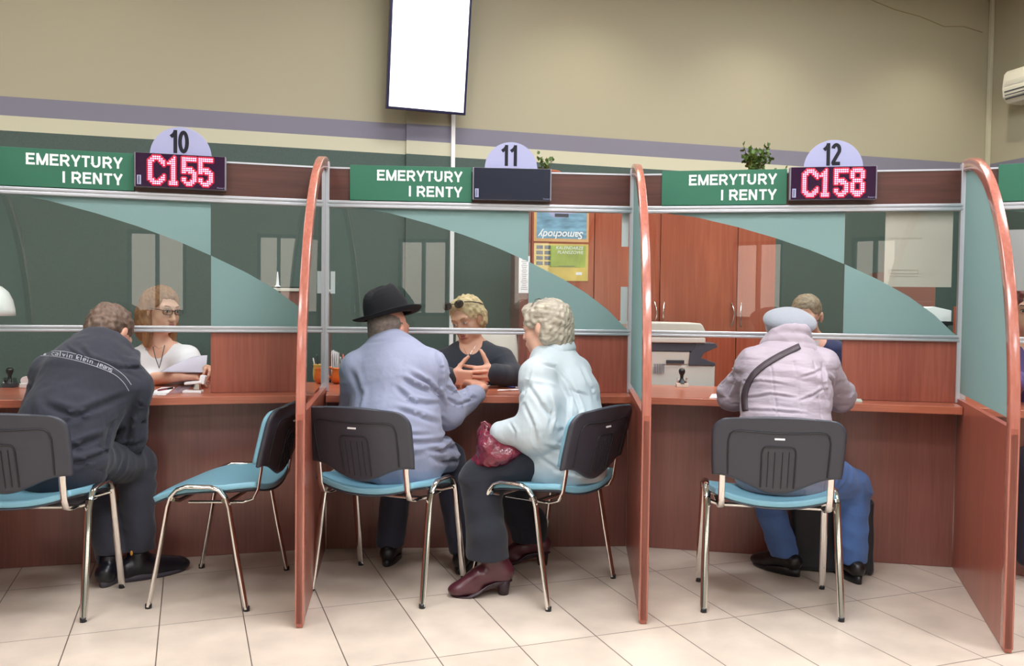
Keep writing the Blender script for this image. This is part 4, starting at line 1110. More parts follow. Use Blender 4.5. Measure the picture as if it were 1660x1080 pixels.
# ---- man in the dark hoodie, counter 10 --------------------------------------------------
o = person('person in a dark hooded sweatshirt leaning on counter 10, seen from behind', (-1.78, 3.45, 0))
f = unit(A3(.22, .97, 0)); r = A3(f[1], -f[0], 0); up = A3(0, 0, 1)
pel = A3(-1.80, 3.45, .565); mid = P(108, 690, 3.50); ch = P(140, 625, 3.60); nk = P(172, 572, 3.72)
shL = P(84, 606, 3.66); shR = P(214, 628, 3.64)
elL = P(52, 692, 3.62); wrL = P(120, 660, 3.92); elR = P(212, 712, 3.70); wrR = P(214, 655, 3.95)
hpL = pel-r*.09+f*.02; hpR = pel+r*.09+f*.02; knL = P(150, 752, 3.86); knR = P(222, 752, 3.83); anL = P(180, 910, 3.66); anR = P(222, 900, 3.78)
C = P(179, 541, 3.80); Rm = tiltframe((.22, .72, -.66), (.12, .60, .79))
s1L = P(180, 945, 3.69); s1R = P(226, 932, 3.74); anL = over(s1L, .12); anR = over(s1R, .14)
s = SDF(); torso(s, f, pel, mid, ch, nk, shL, shR, (.165, .12), (.155, .11), (.165, .10), .05)
arm(s, shL, elL, wrL, (.045, .04, .03), A=0); arm(s, shR, elR, wrR, (.045, .04, .03), A=0)
leg(s, hpL, knL, anL, (.075, .055, .04), A=0); leg(s, hpR, knR, anR, (.075, .055, .04), A=0)
hand(s, wrR, (-.3, .9, -.1), (0, 0, -1), -1, (.4, .5, .6, .7)); hand(s, wrL, (.3, .9, -.1), (0, 0, -1), 1, (.3, .3, .35, .4))
head_sdf(s, C, Rm); neck_head(s, nk, C, Rm)
mesh_obj([s.mesh(.005)], 'body', M_['skin2'], o)
M_['hoodie'] = cloth('dark_navy_sweatshirt', '2E2F3B', .9, bump=[(9, .5, .02, (1, 1, .5)), (500, .3, .001)], sheen=.1)
s = SDF(); torso(s, f, pel+up*.0, mid, ch, nk, shL, shR, (.188, .150), (.185, .14), (.195, .135), .072, neckr=.085)
arm(s, shL, elL, wrL, (.074, .066, .05), A=.008, lam=.055); arm(s, shR, elR, wrR, (.072, .064, .048), A=.009, lam=.05, ph=.7)
hc = nk+A3(0, .02, .01)   # folded hood
s.torus(hc+A3(-.005, -.015, .012), .082, .036, unit(A3(.16, .62, .75)), .03)
s.ell(nk+A3(-.015, -.070, -.005), (.105, .045, .06), .03, frame((.2, .9, 0)))
s.chain([P(124, 548, 3.70), P(136, 566, 3.62), P(162, 580, 3.585), P(196, 589, 3.585), P(216, 590, 3.62), P(220, 574, 3.72)], [.022, .026, .027, .027, .024, .020], .012)
hem = SDF
d1 = wob(3, .13, .010, ridge=True, aniso=(1, 1, 1.3)); d2 = wob(4, .05, .002)
cr = creases([([(95, 560), (130, 576), (175, 590), (213, 618)], 3.5, .005, .006), ([(100, 650), (150, 668), (205, 640)], 3.5, .014, .012),
 ([(95, 700), (150, 715), (190, 700)], 3.5, .013, .014), ([(110, 725), (160, 738), (205, 728)], 3.5, .012, .014), ([(215, 640), (190, 690), (182, 735)], 3.5, .013, .016),
 ([(122, 560), (150, 582), (190, 598), (222, 602)], 3.5, .007, .008), ([(70, 640), (90, 690), (120, 745)], 3.5, .02, .009), ([(205, 660), (235, 672)], 3.5, .010, .010), ([(200, 690), (236, 700)], 3.5, .010, .010)])
mesh_obj([s.mesh(.006, disp=lambda p, n: d1(p)*.5*np.clip((1.0-p[:, 2])*3.2, .25, 1)+d2(p)+cr(p, n))], 'hooded_sweatshirt', M_['hoodie'], o)
M_['jeansblack'] = cloth('black_denim', '2B2C37', .85)
s = SDF(); s.ell(pel, (.18, .15, .12), .05, frame(f)); leg(s, hpL, knL, anL, (.098, .078, .064), A=.006); leg(s, hpR, knR, anR, (.100, .082, .066), A=.006)
hems(s, (s1L[0], s1L[1], .085), (s1R[0], s1R[1], .125))
d3 = wob(5, .10, .007, ridge=True)
mesh_obj([s.mesh(H_CL, disp=lambda p, n: d3(p))], 'trousers', M_['jeansblack'], o)
M_['sneaker'] = mat('black_sneaker_leather', '15161F', .28, bump=(40, .3, .003)); M_['solegrey'] = mat('grey_rubber_sole', '4A4650', .6)
sh = shoe(o, s1L, (-.05, 1), .012, (M_['sneaker'],), L=.30, w=.05, tall=.03, sole=M_['solegrey'])
sh2 = shoe(o, s1R, (.72, .69), .012, (M_['sneaker'],), L=.30, w=.05, tall=.03, sole=M_['solegrey'])
b = MB(); b.sphere((0, 0, 0), (.006, .004, .011), 10, 6); q = b.build('ankle_badge', mat('orange_badge', 'D89A3C', .5), sh2, fix=False); q.location = P(213, 897, 3.665)
# hair
s = SDF()
def HW(x, y, z): return C+Rm @ np.array((x, y, z))
s.ell(HW(0, -.022, .042), (.087, .101, .083), .02, Rm); s.ell(HW(0, -.060, -.01), (.076, .060, .075), .03, Rm)
s.ell(HW(0, .12, -.04), (.09, .06, .09), .015, Rm, sub=True)
for q in (-1, 1): s.ell(HW(q*.088, .0, -.02), (.022, .026, .038), .008, Rm, sub=True)
hd = wob(8, .024, .0045, n=9)
hb1 = wob(9, .032, .009, n=9)
mesh_obj([s.mesh(.0035, disp=lambda p, n: hd(p)+hb1(p))], 'hair', M_['hair_brown'], o)
face_parts(o, C, Rm)
PRINT_O, PRINT_MESH = o, [c for c in kids(o) if c.name.startswith('hooded_sweatshirt')][0]

# ---- man in the black hat, counter 11 -----------------------------------------------------
o = person('person in a black felt hat and grey-lilac coat sitting at counter 11, seen from behind', (-.5, 3.7, 0))
f = unit(A3(.30, .95, 0)); r = A3(f[1], -f[0], 0)
pel = A3(-.505, 3.70, .57); mid = P(640, 700, 3.73); ch = P(638, 632, 3.78); nk = P(634, 566, 3.86)
shL = P(582, 602, 3.80); shR = P(694, 597, 3.76)
elL = P(572, 672, 3.86); wrL = P(612, 648, 4.05); elR = P(727, 668, 3.86); wrR = P(779, 634, 4.09)
hpL = pel-r*.09+f*.03; hpR = pel+r*.09+f*.03
knL = A3(-.515, 4.03, .50); knR = A3(-.29, 4.00, .50); s1L = P(632, 900, 4.03); s1R = P(750, 915, 3.93); anL = over(s1L); anR = over(s1R)
C = P(631, 534, 3.91); Rm = tiltframe((.50, .85, -.12), (0, 0, 1))
s = SDF(); torso(s, f, pel, mid, ch, nk, shL, shR, (.16, .12), (.155, .11), (.165, .10), .05)
arm(s, shL, elL, wrL, (.045, .04, .03), A=0); arm(s, shR, elR, wrR, (.045, .04, .03), A=0)
leg(s, hpL, knL, anL, (.07, .05, .04), A=0); leg(s, hpR, knR, anR, (.07, .05, .04), A=0)
hand(s, wrR+A3(-.006, .006, .022), (-.50, .84, .10), (-.1, .1, -1), -1, (.55, .62, .66, .7), (.5, .3), spread=.03, sc=1.05); hand(s, wrL, (.5, .8, -.1), (0, 0, -1), 1)
head_sdf(s, C, Rm); neck_head(s, nk, C, Rm, .060)
mesh_obj([s.mesh(.0045)], 'body', M_['skin3'], o)
M_['coat3'] = cloth('grey_lilac_coat_cloth', '8B8FA7', .7, bump=[(11, .45, .02, (1, 1, .6)), (300, .15, .0008)])
s = SDF(); torso(s, f, pel, mid, ch, nk, shL, shR, (.192, .165), (.192, .152), (.196, .140), .068, neckr=.08)
s.cap(pel+up*.10, pel-up*.03+f*.03, .20, .21, .05, flat=(f, 1.15))
s.cap(hpR+up*.03, knR-f*.13+up*.025, .105, .10, .05); s.cap(hpL+up*.03, knL-f*.16+up*.02, .10, .09, .05)
arm(s, shL, elL, wrL, (.074, .064, .050), A=.011, lam=.06); arm(s, shR, elR, wrR-unit(wrR-elR)*.045, (.074, .072, .050), A=.008, lam=.06, ph=.1)
s.cap(shR+A3(.0, 0, -.005), shR-A3(.0, 0, .06), .079, .072, .03)
s.cap(shL, shL-A3(0, 0, .06), .079, .072, .03)
s.torus(nk+A3(0, 0, -.012), .074, .024, unit(A3(.05, .3, .95)), .025)
COLL = SDF(); cn = unit(A3(.05, .28, .96)); COLL.torus(nk+A3(0, -.004, .012), .079, .015, cn, .02); COLL.torus(nk+A3(0, -.002, .032), .071, .012, cn, .025); COLL.torus(nk+A3(0, -.006, -.008), .092, .013, cn, .025)
mesh_obj([COLL.mesh(.004)], 'collar', M_['coat3'], o)
# drawstring waist
seatcut(s)
cr3 = creases([([(650, 615), (675, 628), (700, 640)], 3.6, .010, .013), ([(640, 628), (668, 650), (712, 660)], 3.6, .009, .012), ([(660, 605), (690, 622), (715, 652)], 3.6, .009, .012),
 ([(704, 572), (712, 600), (708, 640), (716, 668)], 3.6, .008, .012), ([(560, 605), (580, 640), (575, 670)], 3.6, .014, .010), ([(640, 660), (680, 672), (712, 690)], 3.6, .010, .010),
 ([(600, 690), (650, 700), (700, 705)], 3.6, .010, .007), ([(718, 630), (735, 645), (760, 648)], 3.6, .007, .008), ([(716, 650), (738, 665), (768, 662)], 3.6, .007, .008),
 ([(722, 590), (730, 615), (748, 628)], 3.6, .008, .010), ([(700, 740), (725, 760), (758, 770)], 3.6, .012, .012), ([(690, 725), (720, 735), (745, 745)], 3.6, .012, .012), ([(575, 560), (640, 552), (705, 565)], 3.6, .006, .003),
 ([(585, 720), (640, 735), (690, 735)], 3.6, .012, .008), ([(745, 640), (752, 655), (768, 662)], 3.6, .007, .008)])
zt = .652; wr_ = wob(12, .14, .011, ridge=True, aniso=(1.2, 1.2, .8)); w2 = wob(13, .07, .0045, ridge=True, n=6)
def dcoat(p, n):
    a = wr_(p)*.55*np.clip((1.02-p[:, 2])*4, .2, 1)+w2(p)*.3+cr3(p, n)
    zz = zt+.10*(p[:, 0]+.5)*-1.0
    near = (np.abs(p[:, 0]+.5) < .26)
    a -= .012*np.exp(-((p[:, 2]-zz)/.010)**2)*near
    a += .005*np.exp(-((p[:, 2]-zz-.022)/.010)**2)*near+.005*np.exp(-((p[:, 2]-zz+.022)/.010)**2)*near
    return a
mesh_obj([s.mesh(.0055, disp=dcoat)], 'coat', M_['coat3'], o)
M_['navy'] = cloth('dark_navy_trousers', '26283A', .85)
s = SDF(); s.ell(pel, (.15, .13, .10), .05, frame(f)); leg(s, hpL, knL, anL, (.085, .075, .068), A=.005); leg(s, hpR, knR, anR, (.085, .075, .066), A=.005); hems(s, (s1L[0], s1L[1], .075), (s1R[0], s1R[1], .075))
mesh_obj([s.mesh(H_CL, disp=lambda p, n: d3(p)*.6)], 'trousers', M_['navy'], o)
M_['blackshoe'] = mat('black_shoe_leather', '1A1718', .35)
shoe(o, s1L, (.05, 1), .015, (M_['blackshoe'],), L=.26); shoe(o, s1R, (.12, 1), .015, (M_['blackshoe'],), L=.26)
s = SDF()
s.ell(HW(0, -.030, .020), (.077, .088, .07), .02, Rm); s.ell(HW(0, -.055, -.030), (.064, .048, .055), .02, Rm); s.ell(HW(0, .10, -.06), (.10, .07, .12), .01, Rm, sub=True)
for q in (-1, 1): s.ell(HW(q*.086, .0, -.02), (.02, .028, .036), .006, Rm, sub=True)
mesh_obj([s.mesh(.004, disp=lambda p, n: hd(p)*.6)], 'hair', M_['hair_grey'], o)
face_parts(o, C, Rm)
# felt hat: crown with pinch, band, brim
M_['felt'] = mat('black_felt', '0A0A0F', .95, sheen=0, bump=(200, .4, .0015)); M_['ribbon'] = mat('hat_ribbon', '0E0F14', .5)
hatM = Matrix.Translation(Vector(C+A3(-.006, -.004, .058))) @ RY(R(-16)) @ Matrix([[*Rm[0]], [*Rm[1]], [*Rm[2]]]).to_4x4() @ RX(R(3))
def hat(u, v):
    a = 2*PI*u
    prof = [(.158, .006), (.150, .000), (.125, -.003), (.106, .000), (.098, .008), (.096, .04), (.093, .075), (.087, .105), (.076, .126), (.056, .137), (.035, .136), (.0, .132)]
    t = v*(len(prof)-1); i = min(int(t), len(prof)-2); g = t-i
    rr = prof[i][0]+(prof[i+1][0]-prof[i][0])*g; z = prof[i][1]+(prof[i+1][1]-prof[i][1])*g
    ca, sa = math.cos(a), math.sin(a)
    if i < 3 or v < .25:   # brim: dipped at front and back, raised at the sides
        k = max(0, (rr-.10)/.058); z += k*(.014*ca*ca-.006*max(0, sa)+.006*max(0, -sa)); ry = 1.02
    else: ry = 1.10
    x = rr*ca; y = rr*sa*ry
    if z > .05:            # centre crease and front pinch
        k = (z-.05)/.065
        z -= .024*k*math.exp(-(x/.022)**2)*(.5+.5*(y > -.05)); z += .016*k*y/.1
        x *= 1-.50*k*max(0, y/.1)-.06*k; y -= .012*k*max(0, y/.1)
    return (x, y, z)
b = MB(); b.grid(lambda u, v: hat(u, v), 49, 45, hatM); h = b.build('hat', M_['felt'], o, solid=.003, fix=True)
b = MB(); b.grid(lambda u, v: ((.0985-.0007)*1.012*math.cos(2*PI*u), .0985*1.105*math.sin(2*PI*u), .006+.030*v), 49, 3, hatM); b.build('hat_band', M_['ribbon'], h)

# ---- lady in the pale coat, counter 11 -----------------------------------------------------
o = person('person in a pale blue-white coat and burgundy boots sitting sideways at counter 11', (.2, 3.74, 0))
f = unit(A3(-.80, .60, 0)); r = A3(f[1], -f[0], 0)
pel = A3(.235, 3.74, .575); mid = P(920, 700, 3.77); ch = P(912, 640, 3.82); nk = P(893, 578, 3.87)
shL = P(872, 612, 3.70); shR = P(930, 606, 3.98)
elL = P(878, 698, 3.60); wrL = P(812, 702, 3.66); elR = P(905, 690, 4.0); wrR = P(818, 700, 3.86)
hpL = pel-r*.085+f*.03; hpR = pel+r*.085+f*.03
knL = P(779, 777, 3.68); knR = P(822, 775, 4.02); s1L = P(797, 962, 3.585); s1R = P(862, 912, 4.02); anL = over(s1L+A3(-.02, 0, 0), .17); anR = over(s1R+A3(-.01, 0, 0), .12)
C = P(884, 530, 3.88); Rm = tiltframe((-.84, .53, -.10), (0, 0, 1))
s = SDF(); torso(s, f, pel, mid, ch, nk, shL, shR, (.16, .12), (.15, .11), (.15, .10), .045)
arm(s, shL, elL, wrL, (.045, .04, .03), A=0); arm(s, shR, elR, wrR, (.045, .04, .03), A=0)
leg(s, hpL, knL, anL, (.07, .05, .04), A=0); leg(s, hpR, knR, anR, (.07, .05, .04), A=0)
hand(s, wrL, (-.55, .75, -.35), (0, .3, -.9), -1, (.6, .7, .8, .8)); hand(s, wrR, (-.8, -.1, -.5), (0, .3, -.9), 1, (.5, .6, .7, .7))
head_sdf(s, C, Rm, age=.7, fem=True); neck_head(s, nk, C, Rm, .052)
mesh_obj([s.mesh(.0042)], 'body', M_['skin1'], o)
M_['coat5'] = cloth('pale_blue_white_coat_cloth', 'B4BFC5', .6, bump=[(12, .5, .02, (1, 1, .5)), (250, .15, .0008)])
s = SDF(); torso(s, f, pel, mid, ch, nk, shL, shR, (.175, .165), (.170, .155), (.165, .150), .066, neckr=.075)
s.cap(pel+up*.08, pel-up*.045, .185, .195, .05, flat=(f, 1.05))
s.cap(hpL+up*.02, hpL+f*.13+up*.01, .105, .10, .05); s.cap(hpR+up*.02, hpR+f*.12+up*.01, .10, .10, .05)
arm(s, shL, elL, wrL, (.084, .086, .052), A=.012, lam=.07, ph=.15); arm(s, shR, elR, wrR, (.078, .075, .05), A=.01)
s.cap(P(880, 655, 3.62), P(862, 712, 3.60), .082, .064, .04)
s.torus(nk+A3(.012, 0, .0), .072, .024, unit(A3(-.35, .15, .9)), .02)
seatcut(s, .464)
cr5 = creases([([(870, 590), (905, 600), (935, 640), (960, 650)], 3.5, 0.0056, 0.0062), ([(850, 620), (880, 660), (905, 690)], 3.5, 0.0096, 0.0081), ([(845, 650), (865, 690), (870, 722)], 3.5, 0.0080, 0.0074),
 ([(905, 610), (925, 650), (920, 700)], 3.5, 0.0096, 0.0074), ([(925, 620), (945, 670), (925, 720)], 3.5, 0.0088, 0.0074), ([(825, 690), (835, 705), (832, 722)], 3.5, 0.0064, 0.0050), ([(880, 725), (920, 735), (955, 720)], 3.5, 0.0088, 0.0081),
 ([(870, 745), (905, 765), (960, 775)], 3.5, 0.0096, 0.0068), ([(862, 600), (850, 640), (838, 668)], 3.5, 0.0064, 0.0062), ([(890, 640), (897, 670), (890, 700)], 3.5, 0.0080, 0.0074), ([(905, 745), (930, 770), (975, 785)], 3.5, 0.0080, 0.0062), ([(950, 600), (968, 640), (972, 660)], 3.5, 0.0080, 0.0056)])
COLL = SDF(); cn = unit(A3(-.42, .16, .9))
COLL.torus(nk+A3(.014, -.004, .018), .080, .017, cn, .02); COLL.torus(nk+A3(.016, -.004, .040), .072, .013, cn, .025); COLL.torus(nk+A3(.012, -.004, -.004), .093, .014, cn, .025)
w5 = wob(21, .15, .011, ridge=True, aniso=(.8, .8, 1.1)); w5b = wob(22, .06, .004, ridge=True, n=6)
mesh_obj([COLL.mesh(.004)], 'collar', M_['coat5'], o)
mesh_obj([s.mesh(.006, disp=lambda p, n: w5(p)*.35+w5b(p)*.5+cr5(p, n))], 'coat', M_['coat5'], o)
M_['trous5'] = cloth('charcoal_wool_trousers', '1D1F29', .95, bump=[(6, .3, .02), (350, .5, .0015)])
s = SDF(); s.ell(pel, (.15, .13, .10), .05, frame(f))
leg(s, hpL, knL, anL, (.10, .088, .080), A=.004); leg(s, hpR, knR, anR, (.095, .082, .078), A=.004)
s.cap(anL+up*.08, anL-up*.02, .085, .092, .02); s.cap(anR+up*.08, anR-up*.03, .080, .085, .02)
hems(s, (s1L[0], s1L[1], .158), (s1R[0], s1R[1], .112))
s.box(anL-up*.10, (.3, .12, .075), .001, .004, np.eye(3), sub=True) if False else None
mesh_obj([s.mesh(H_CL, disp=lambda p, n: d3(p)*.7)], 'trousers', M_['trous5'], o)
M_['boot'] = mat('burgundy_boot_leather', '4E242E', .3, bump=(30, .25, .004), coat=.2); M_['bootheel'] = mat('dark_brown_heel', '34222A', .4)
shoe(o, s1L, (-.985, -.16), .055, (M_['boot'],), name='ankle_boot', L=.265, w=.045, tall=.045, boot=.05, block=True, sole=M_['bootheel'])
shoe(o, s1R, (-.95, .10), .055, (M_['boot'],), name='ankle_boot', L=.26, w=.043, tall=.045, boot=.05, block=True, sole=M_['bootheel'])
s = SDF()
s.ell(HW(0, -.024, .045), (.092, .104, .082), .02, Rm); s.ell(HW(0, -.062, -.005), (.084, .070, .075), .03, Rm); s.ell(HW(0, -.075, -.06), (.070, .052, .050), .03, Rm)
s.ell(HW(0, .062, .075), (.066, .040, .036), .02, Rm)
for q in (-1, 1): s.ell(HW(q*.074, .030, .035), (.022, .035, .04), .02, Rm); s.ell(HW(q*.075, -.045, -.035), (.022, .035, .05), .02, Rm)
s.ell(HW(0, .115, -.035), (.07, .055, .075), .012, Rm, sub=True)
for q in (-1, 1): s.ell(HW(q*.095, .004, -.022), (.026, .022, .032), .008, Rm, sub=True)
hw = wob(31, .026, .009, n=9)
mesh_obj([s.mesh(.004, disp=lambda p, n: hw(p)+hd(p)*.4)], 'hair', M_['hair_ash'], o)
face_parts(o, C, Rm, glasses=None, brow='9C8C78')
HB = [HW(q*.086*math.cos(a), .018+.006*math.sin(a), .045+.085*math.sin(a)) for q, a in ((1, 0.3), (1, .7), (1, 1.2), (1, PI/2), (-1, 1.2), (-1, .7), (-1, .3))]
b = MB(); b.tube([tuple(p) for p in HB], .0022, 6); b.build('hair_band', mat('thin_dark_hair_band', '5A5148', .4), o, fix=False)
LADY = o

# red patterned bag in her lap
M_['redbag'] = mat('burgundy_patent_fabric', '6C1B30', .25, bump=[(35, .9, .01), (160, .5, .003)], var=(40, .35), coat=.5)
s = SDF()
s.ell(P(815, 735, 3.66), (.118, .085, .052), .03, frame((-.3, .95, .0)) @ np.array([[math.cos(.3), 0, -math.sin(.3)], [0, 1, 0], [math.sin(.3), 0, math.cos(.3)]]))
s.ell(P(793, 722, 3.66), (.056, .08, .055), .03); s.ell(P(787, 703, 3.70), (.036, .05, .05), .02); s.ell(P(780, 748, 3.68), (.045, .05, .032), .03); s.ell(P(838, 742, 3.70), (.06, .05, .03), .03)
wb = wob(41, .035, .006, ridge=True, n=7)
q = mesh_obj([s.mesh(.004, disp=lambda p, n: wb(p))], 'handbag', M_['redbag'], None)
b = MB(); pts = [tuple(P(x, y, 3.66)) for x, y in ((790, 712), (783, 694), (781, 685), (786, 684), (792, 690), (797, 700))]; b.tube(pts, .005, 8); b.build('bag_handle', M_['redbag'], q, fix=False)
tag(q, 'soft crinkled burgundy handbag lying in the lap of the lady in the pale coat', 'handbag')

# ---- visitor with the beret, counter 12 -----------------------------------------------------
o = person('person in a pale mauve quilted jacket and grey beret bent over counter 12', (1.12, 3.58, 0))
f = unit(A3(.05, 1, 0)); r = A3(f[1], -f[0], 0)
pel = A3(1.135, 3.57, .575); mid = P(1272, 690, 3.60); ch = P(1275, 634, 3.66); nk = P(1277, 575, 3.76)
shL = P(1224, 592, 3.72); shR = P(1330, 594, 3.72)
elL = P(1189, 640, 3.84); wrL = P(1235, 622, 4.12); elR = P(1361, 642, 3.84); wrR = P(1312, 622, 4.12)
hpL = pel-r*.09+f*.03; hpR = pel+r*.10+f*.03
knL = P(1232, 775, 3.97); knR = P(1380, 790, 3.90); anL = P(1268, 898, 3.95); anR = P(1383, 905, 3.86)
C = P(1277, 549, 3.88); Rm = tiltframe((.0, .80, -.6), (0, .6, .8))
s1L = P(1270, 917, 3.94); s1R = P(1380, 930, 3.86); anL = over(s1L); anR = over(s1R)
s = SDF(); torso(s, f, pel, mid, ch, nk, shL, shR, (.16, .12), (.15, .11), (.15, .10), .045)
arm(s, shL, elL, wrL, (.045, .04, .03), A=0); arm(s, shR, elR, wrR, (.045, .04, .03), A=0)
leg(s, hpL, knL, anL, (.07, .05, .04), A=0); leg(s, hpR, knR, anR, (.07, .05, .04), A=0)
hand(s, wrL, (.7, .6, -.1), (0, 0, -1), 1, (.3, .35, .4, .4)); hand(s, wrR, (-.6, .7, -.1), (0, 0, -1), -1, (.4, .5, .6, .6))
head_sdf(s, C, Rm, fem=True); neck_head(s, nk, C, Rm, .052)
mesh_obj([s.mesh(.005)], 'body', M_['skin1'], o); face_parts(o, C, Rm)
M_['jack7'] = cloth('pale_mauve_quilted_nylon', '9F929D', .5, bump=[(14, .55, .018, (.35, 1, 1.5)), (220, .12, .0008)])
s = SDF(); torso(s, f, pel, mid, ch, nk, shL, shR, (.190, .16), (.175, .148), (.180, .145), .066, neckr=.078)
s.cap(pel+up*.06, pel-up*.02, .195, .20, .05, flat=(f, 1.1)); s.cap(pel+r*.12+up*.06, pel+r*.20+f*.10-up*.01, .08, .07, .04)
arm(s, shL, elL, wrL, (.074, .070, .050), A=.009, lam=.05, ph=.2); arm(s, shR, elR, wrR, (.074, .070, .050), A=.009, lam=.05, ph=.6)
w7 = wob(51, .12, .006, ridge=True, aniso=(.4, .5, 1.4)); w7b = wob(52, .045, .0035, ridge=True, n=7, aniso=(.35, .6, 1.3))
seatcut(s)
cr7 = creases([([(1205, 590), (1212, 625), (1205, 655)], 3.5, .008, .012), ([(1348, 592), (1343, 625), (1348, 655)], 3.5, .008, .012), ([(1215, 650), (1250, 640), (1290, 644)], 3.5, .005, .006), ([(1290, 650), (1320, 640), (1340, 632)], 3.5, .005, .006),
 ([(1175, 620), (1190, 632), (1200, 640)], 3.5, .007, .009), ([(1355, 610), (1368, 622), (1375, 640)], 3.5, .007, .009), ([(1212, 625), (1240, 620), (1275, 624)], 3.5, .005, .005), ([(1212, 668), (1250, 664), (1300, 668)], 3.5, .005, .006), ([(1300, 612), (1325, 606), (1345, 600)], 3.5, .005, .005), ([(1180, 650), (1195, 640), (1205, 625)], 3.5, .006, .007)])
cx7 = P(1280, 634, 3.6)[0]
def quilt(p, n):
    x = p[:, 0]-cx7; back = (n[:, 1] < .2)
    a = w7(p)*.7+w7b(p)+cr7(p, n)
    row = np.abs(np.sin(PI*(p[:, 2]+.02*np.sin(x*9)+.15*np.abs(x)*.3)/.058)); a += .0035*(row**.6-.7)
    for sx in (0.0, .092, -.092): a -= .0035*np.exp(-((x-sx)/.0035)**2)*back*(p[:, 2] < 1.0)
    return a
mesh_obj([s.mesh(.0055, disp=quilt)], 'quilted_jacket', M_['jack7'], o)
# scarf wound round the neck
s = SDF(); s.torus(nk+A3(0, .010, .034), .088, .034, unit(A3(.08, .35, .93)), .012); s.torus(nk+A3(.004, .018, .076), .074, .030, unit(A3(-.10, .45, .88)), .012); s.torus(nk+A3(0, .0, -.004), .108, .030, unit(A3(.02, .30, .95)), .012)
w8 = wob(61, .06, .006, ridge=True)
mesh_obj([s.mesh(.005, disp=lambda p, n: w8(p))], 'scarf', cloth('pale_mauve_scarf', '9F929C', .85), o)
# beret
s = SDF(); bm_ = frame((0, 1, 0)); s.ell(C+A3(-.003, -.035, .078), (.116, .108, .054), .02, np.array([[1, 0, 0], [0, .94, -.33], [0, .33, .94]]))
s.ell(C+A3(0, .012, .050), (.092, .100, .062), .03)
w9 = wob(71, .12, .006)
mesh_obj([s.mesh(.005, disp=lambda p, n: w9(p))], 'beret', mat('pale_grey_wool_felt', '8B8F98', .9, sheen=.4, bump=(120, .4, .003)), o)
M_['jeans'] = mat('blue_denim', '4B6CA6', .85, bump=[(8, .4, .02), (400, .4, .001)], var=(5, .22), sheen=.1)
s = SDF(); s.ell(pel, (.16, .13, .10), .05, frame(f)); leg(s, hpL, knL, anL, (.090, .072, .066), A=.006); leg(s, hpR, knR, anR, (.098, .082, .068), A=.007); hems(s, (s1L[0], s1L[1], .07), (s1R[0], s1R[1], .075))
mesh_obj([s.mesh(H_CL, disp=lambda p, n: d3(p)*1.2)], 'jeans', M_['jeans'], o)
shoe(o, s1L, (-.60, .8), .02, (M_['blackshoe'],), L=.26); shoe(o, s1R, (-.05, 1), .02, (M_['blackshoe'],), L=.27)
BERET = o
# ---- hoodie print: band of letters and piping laid on the back of the sweatshirt -------------
def drape(pts2, obj, off=.0012, Y0=3.0):
    """drops points seen at these pixels on to the surface of an object"""
    from mathutils.bvhtree import BVHTree
    me = obj.data; t = BVHTree.FromPolygons([v.co for v in me.vertices], [tuple(p.vertices) for p in me.polygons])
    out = []; o = Vector((0, 0, EYE))
    for (x, y) in pts2:
        d = (at(x, y, 1)-o).normalized(); h = t.ray_cast(o, d)
        out.append(None if h[0] is None else h[0]-d*off)
    return out
M_['print'] = mat('pale_grey_print', 'B9B9C2', .7)
def spl(pts, n=40):
    pts = [np.array(p, float) for p in pts]; out = []
    for i in range(len(pts)-1):
        p0 = pts[max(i-1, 0)]; p1 = pts[i]; p2 = pts[i+1]; p3 = pts[min(i+2, len(pts)-1)]
        for k in range(n//(len(pts)-1)):
            t = k/(n//(len(pts)-1)); out.append(.5*((2*p1)+(-p0+p2)*t+(2*p0-5*p1+4*p2-p3)*t*t+(-p0+3*p1-3*p2+p3)*t**3))
    out.append(pts[-1]); return out
b = MB()
for ln in ([(64, 573), (78, 570), (105, 570), (140, 579), (175, 591), (200, 608), (213, 624)], [(64, 577), (90, 578), (125, 585), (160, 596), (185, 607), (200, 620), (209, 634)]):
    q = [p for p in drape(spl(ln, 48), PRINT_MESH, .0005) if p is not None]
    b.tube([tuple(p) for p in q], .0013, 5)
q = b.build('piping', M_['print'], PRINT_MESH, fix=False)
GLY = {'c': [[(1, .9), (.5, 1), (0, .8), (0, .2), (.5, 0), (1, .1)]], 'a': [[(0, 1), (1, 1), (1, 0), (0, 0), (0, .5), (1, .5)]], 'l': [[(.4, 1.6), (.4, 0)]], 'v': [[(0, 1), (.5, 0), (1, 1)]],
 'i': [[(.4, 1), (.4, 0)], [(.4, 1.35), (.4, 1.5)]], 'n': [[(0, 0), (0, 1), (1, 1), (1, 0)]], 'k': [[(0, 1.6), (0, 0)], [(1, 1), (0, .45), (1, 0)]], 'e': [[(0, .5), (1, .5), (1, 1), (0, 1), (0, 0), (1, 0)]],
 'j': [[(.6, 1), (.6, -.4), (.1, -.4)], [(.6, 1.35), (.6, 1.5)]], 's': [[(1, 1), (0, 1), (0, .5), (1, .5), (1, 0), (0, 0)]], ' ': [], '*': [[(0, .5), (1, .5)], [(.5, 0), (.5, 1)], [(.1, .1), (.9, .9)], [(.1, .9), (.9, .1)], [(0, 0), (0, 1), (1, 1), (1, 0), (0, 0)]]}
txt = '* calvin klein jeans'; base = spl([(70, 576), (92, 577), (125, 583), (160, 594), (182, 604)], 160); arc = [0]
for i in range(1, len(base)): arc.append(arc[-1]+float(np.linalg.norm(base[i]-base[i-1])))
b = MB(); wch = arc[-1]/(len(txt)+.5); wl = .0
def onbase(s_):
    i = min(max(int(np.searchsorted(arc, s_))-1, 0), len(base)-2); g = (s_-arc[i])/max(1e-6, arc[i+1]-arc[i]); d = base[i+1]-base[i]; d = d/np.linalg.norm(d)
    return base[i]+(base[i+1]-base[i])*g, np.array([d[1], -d[0]])
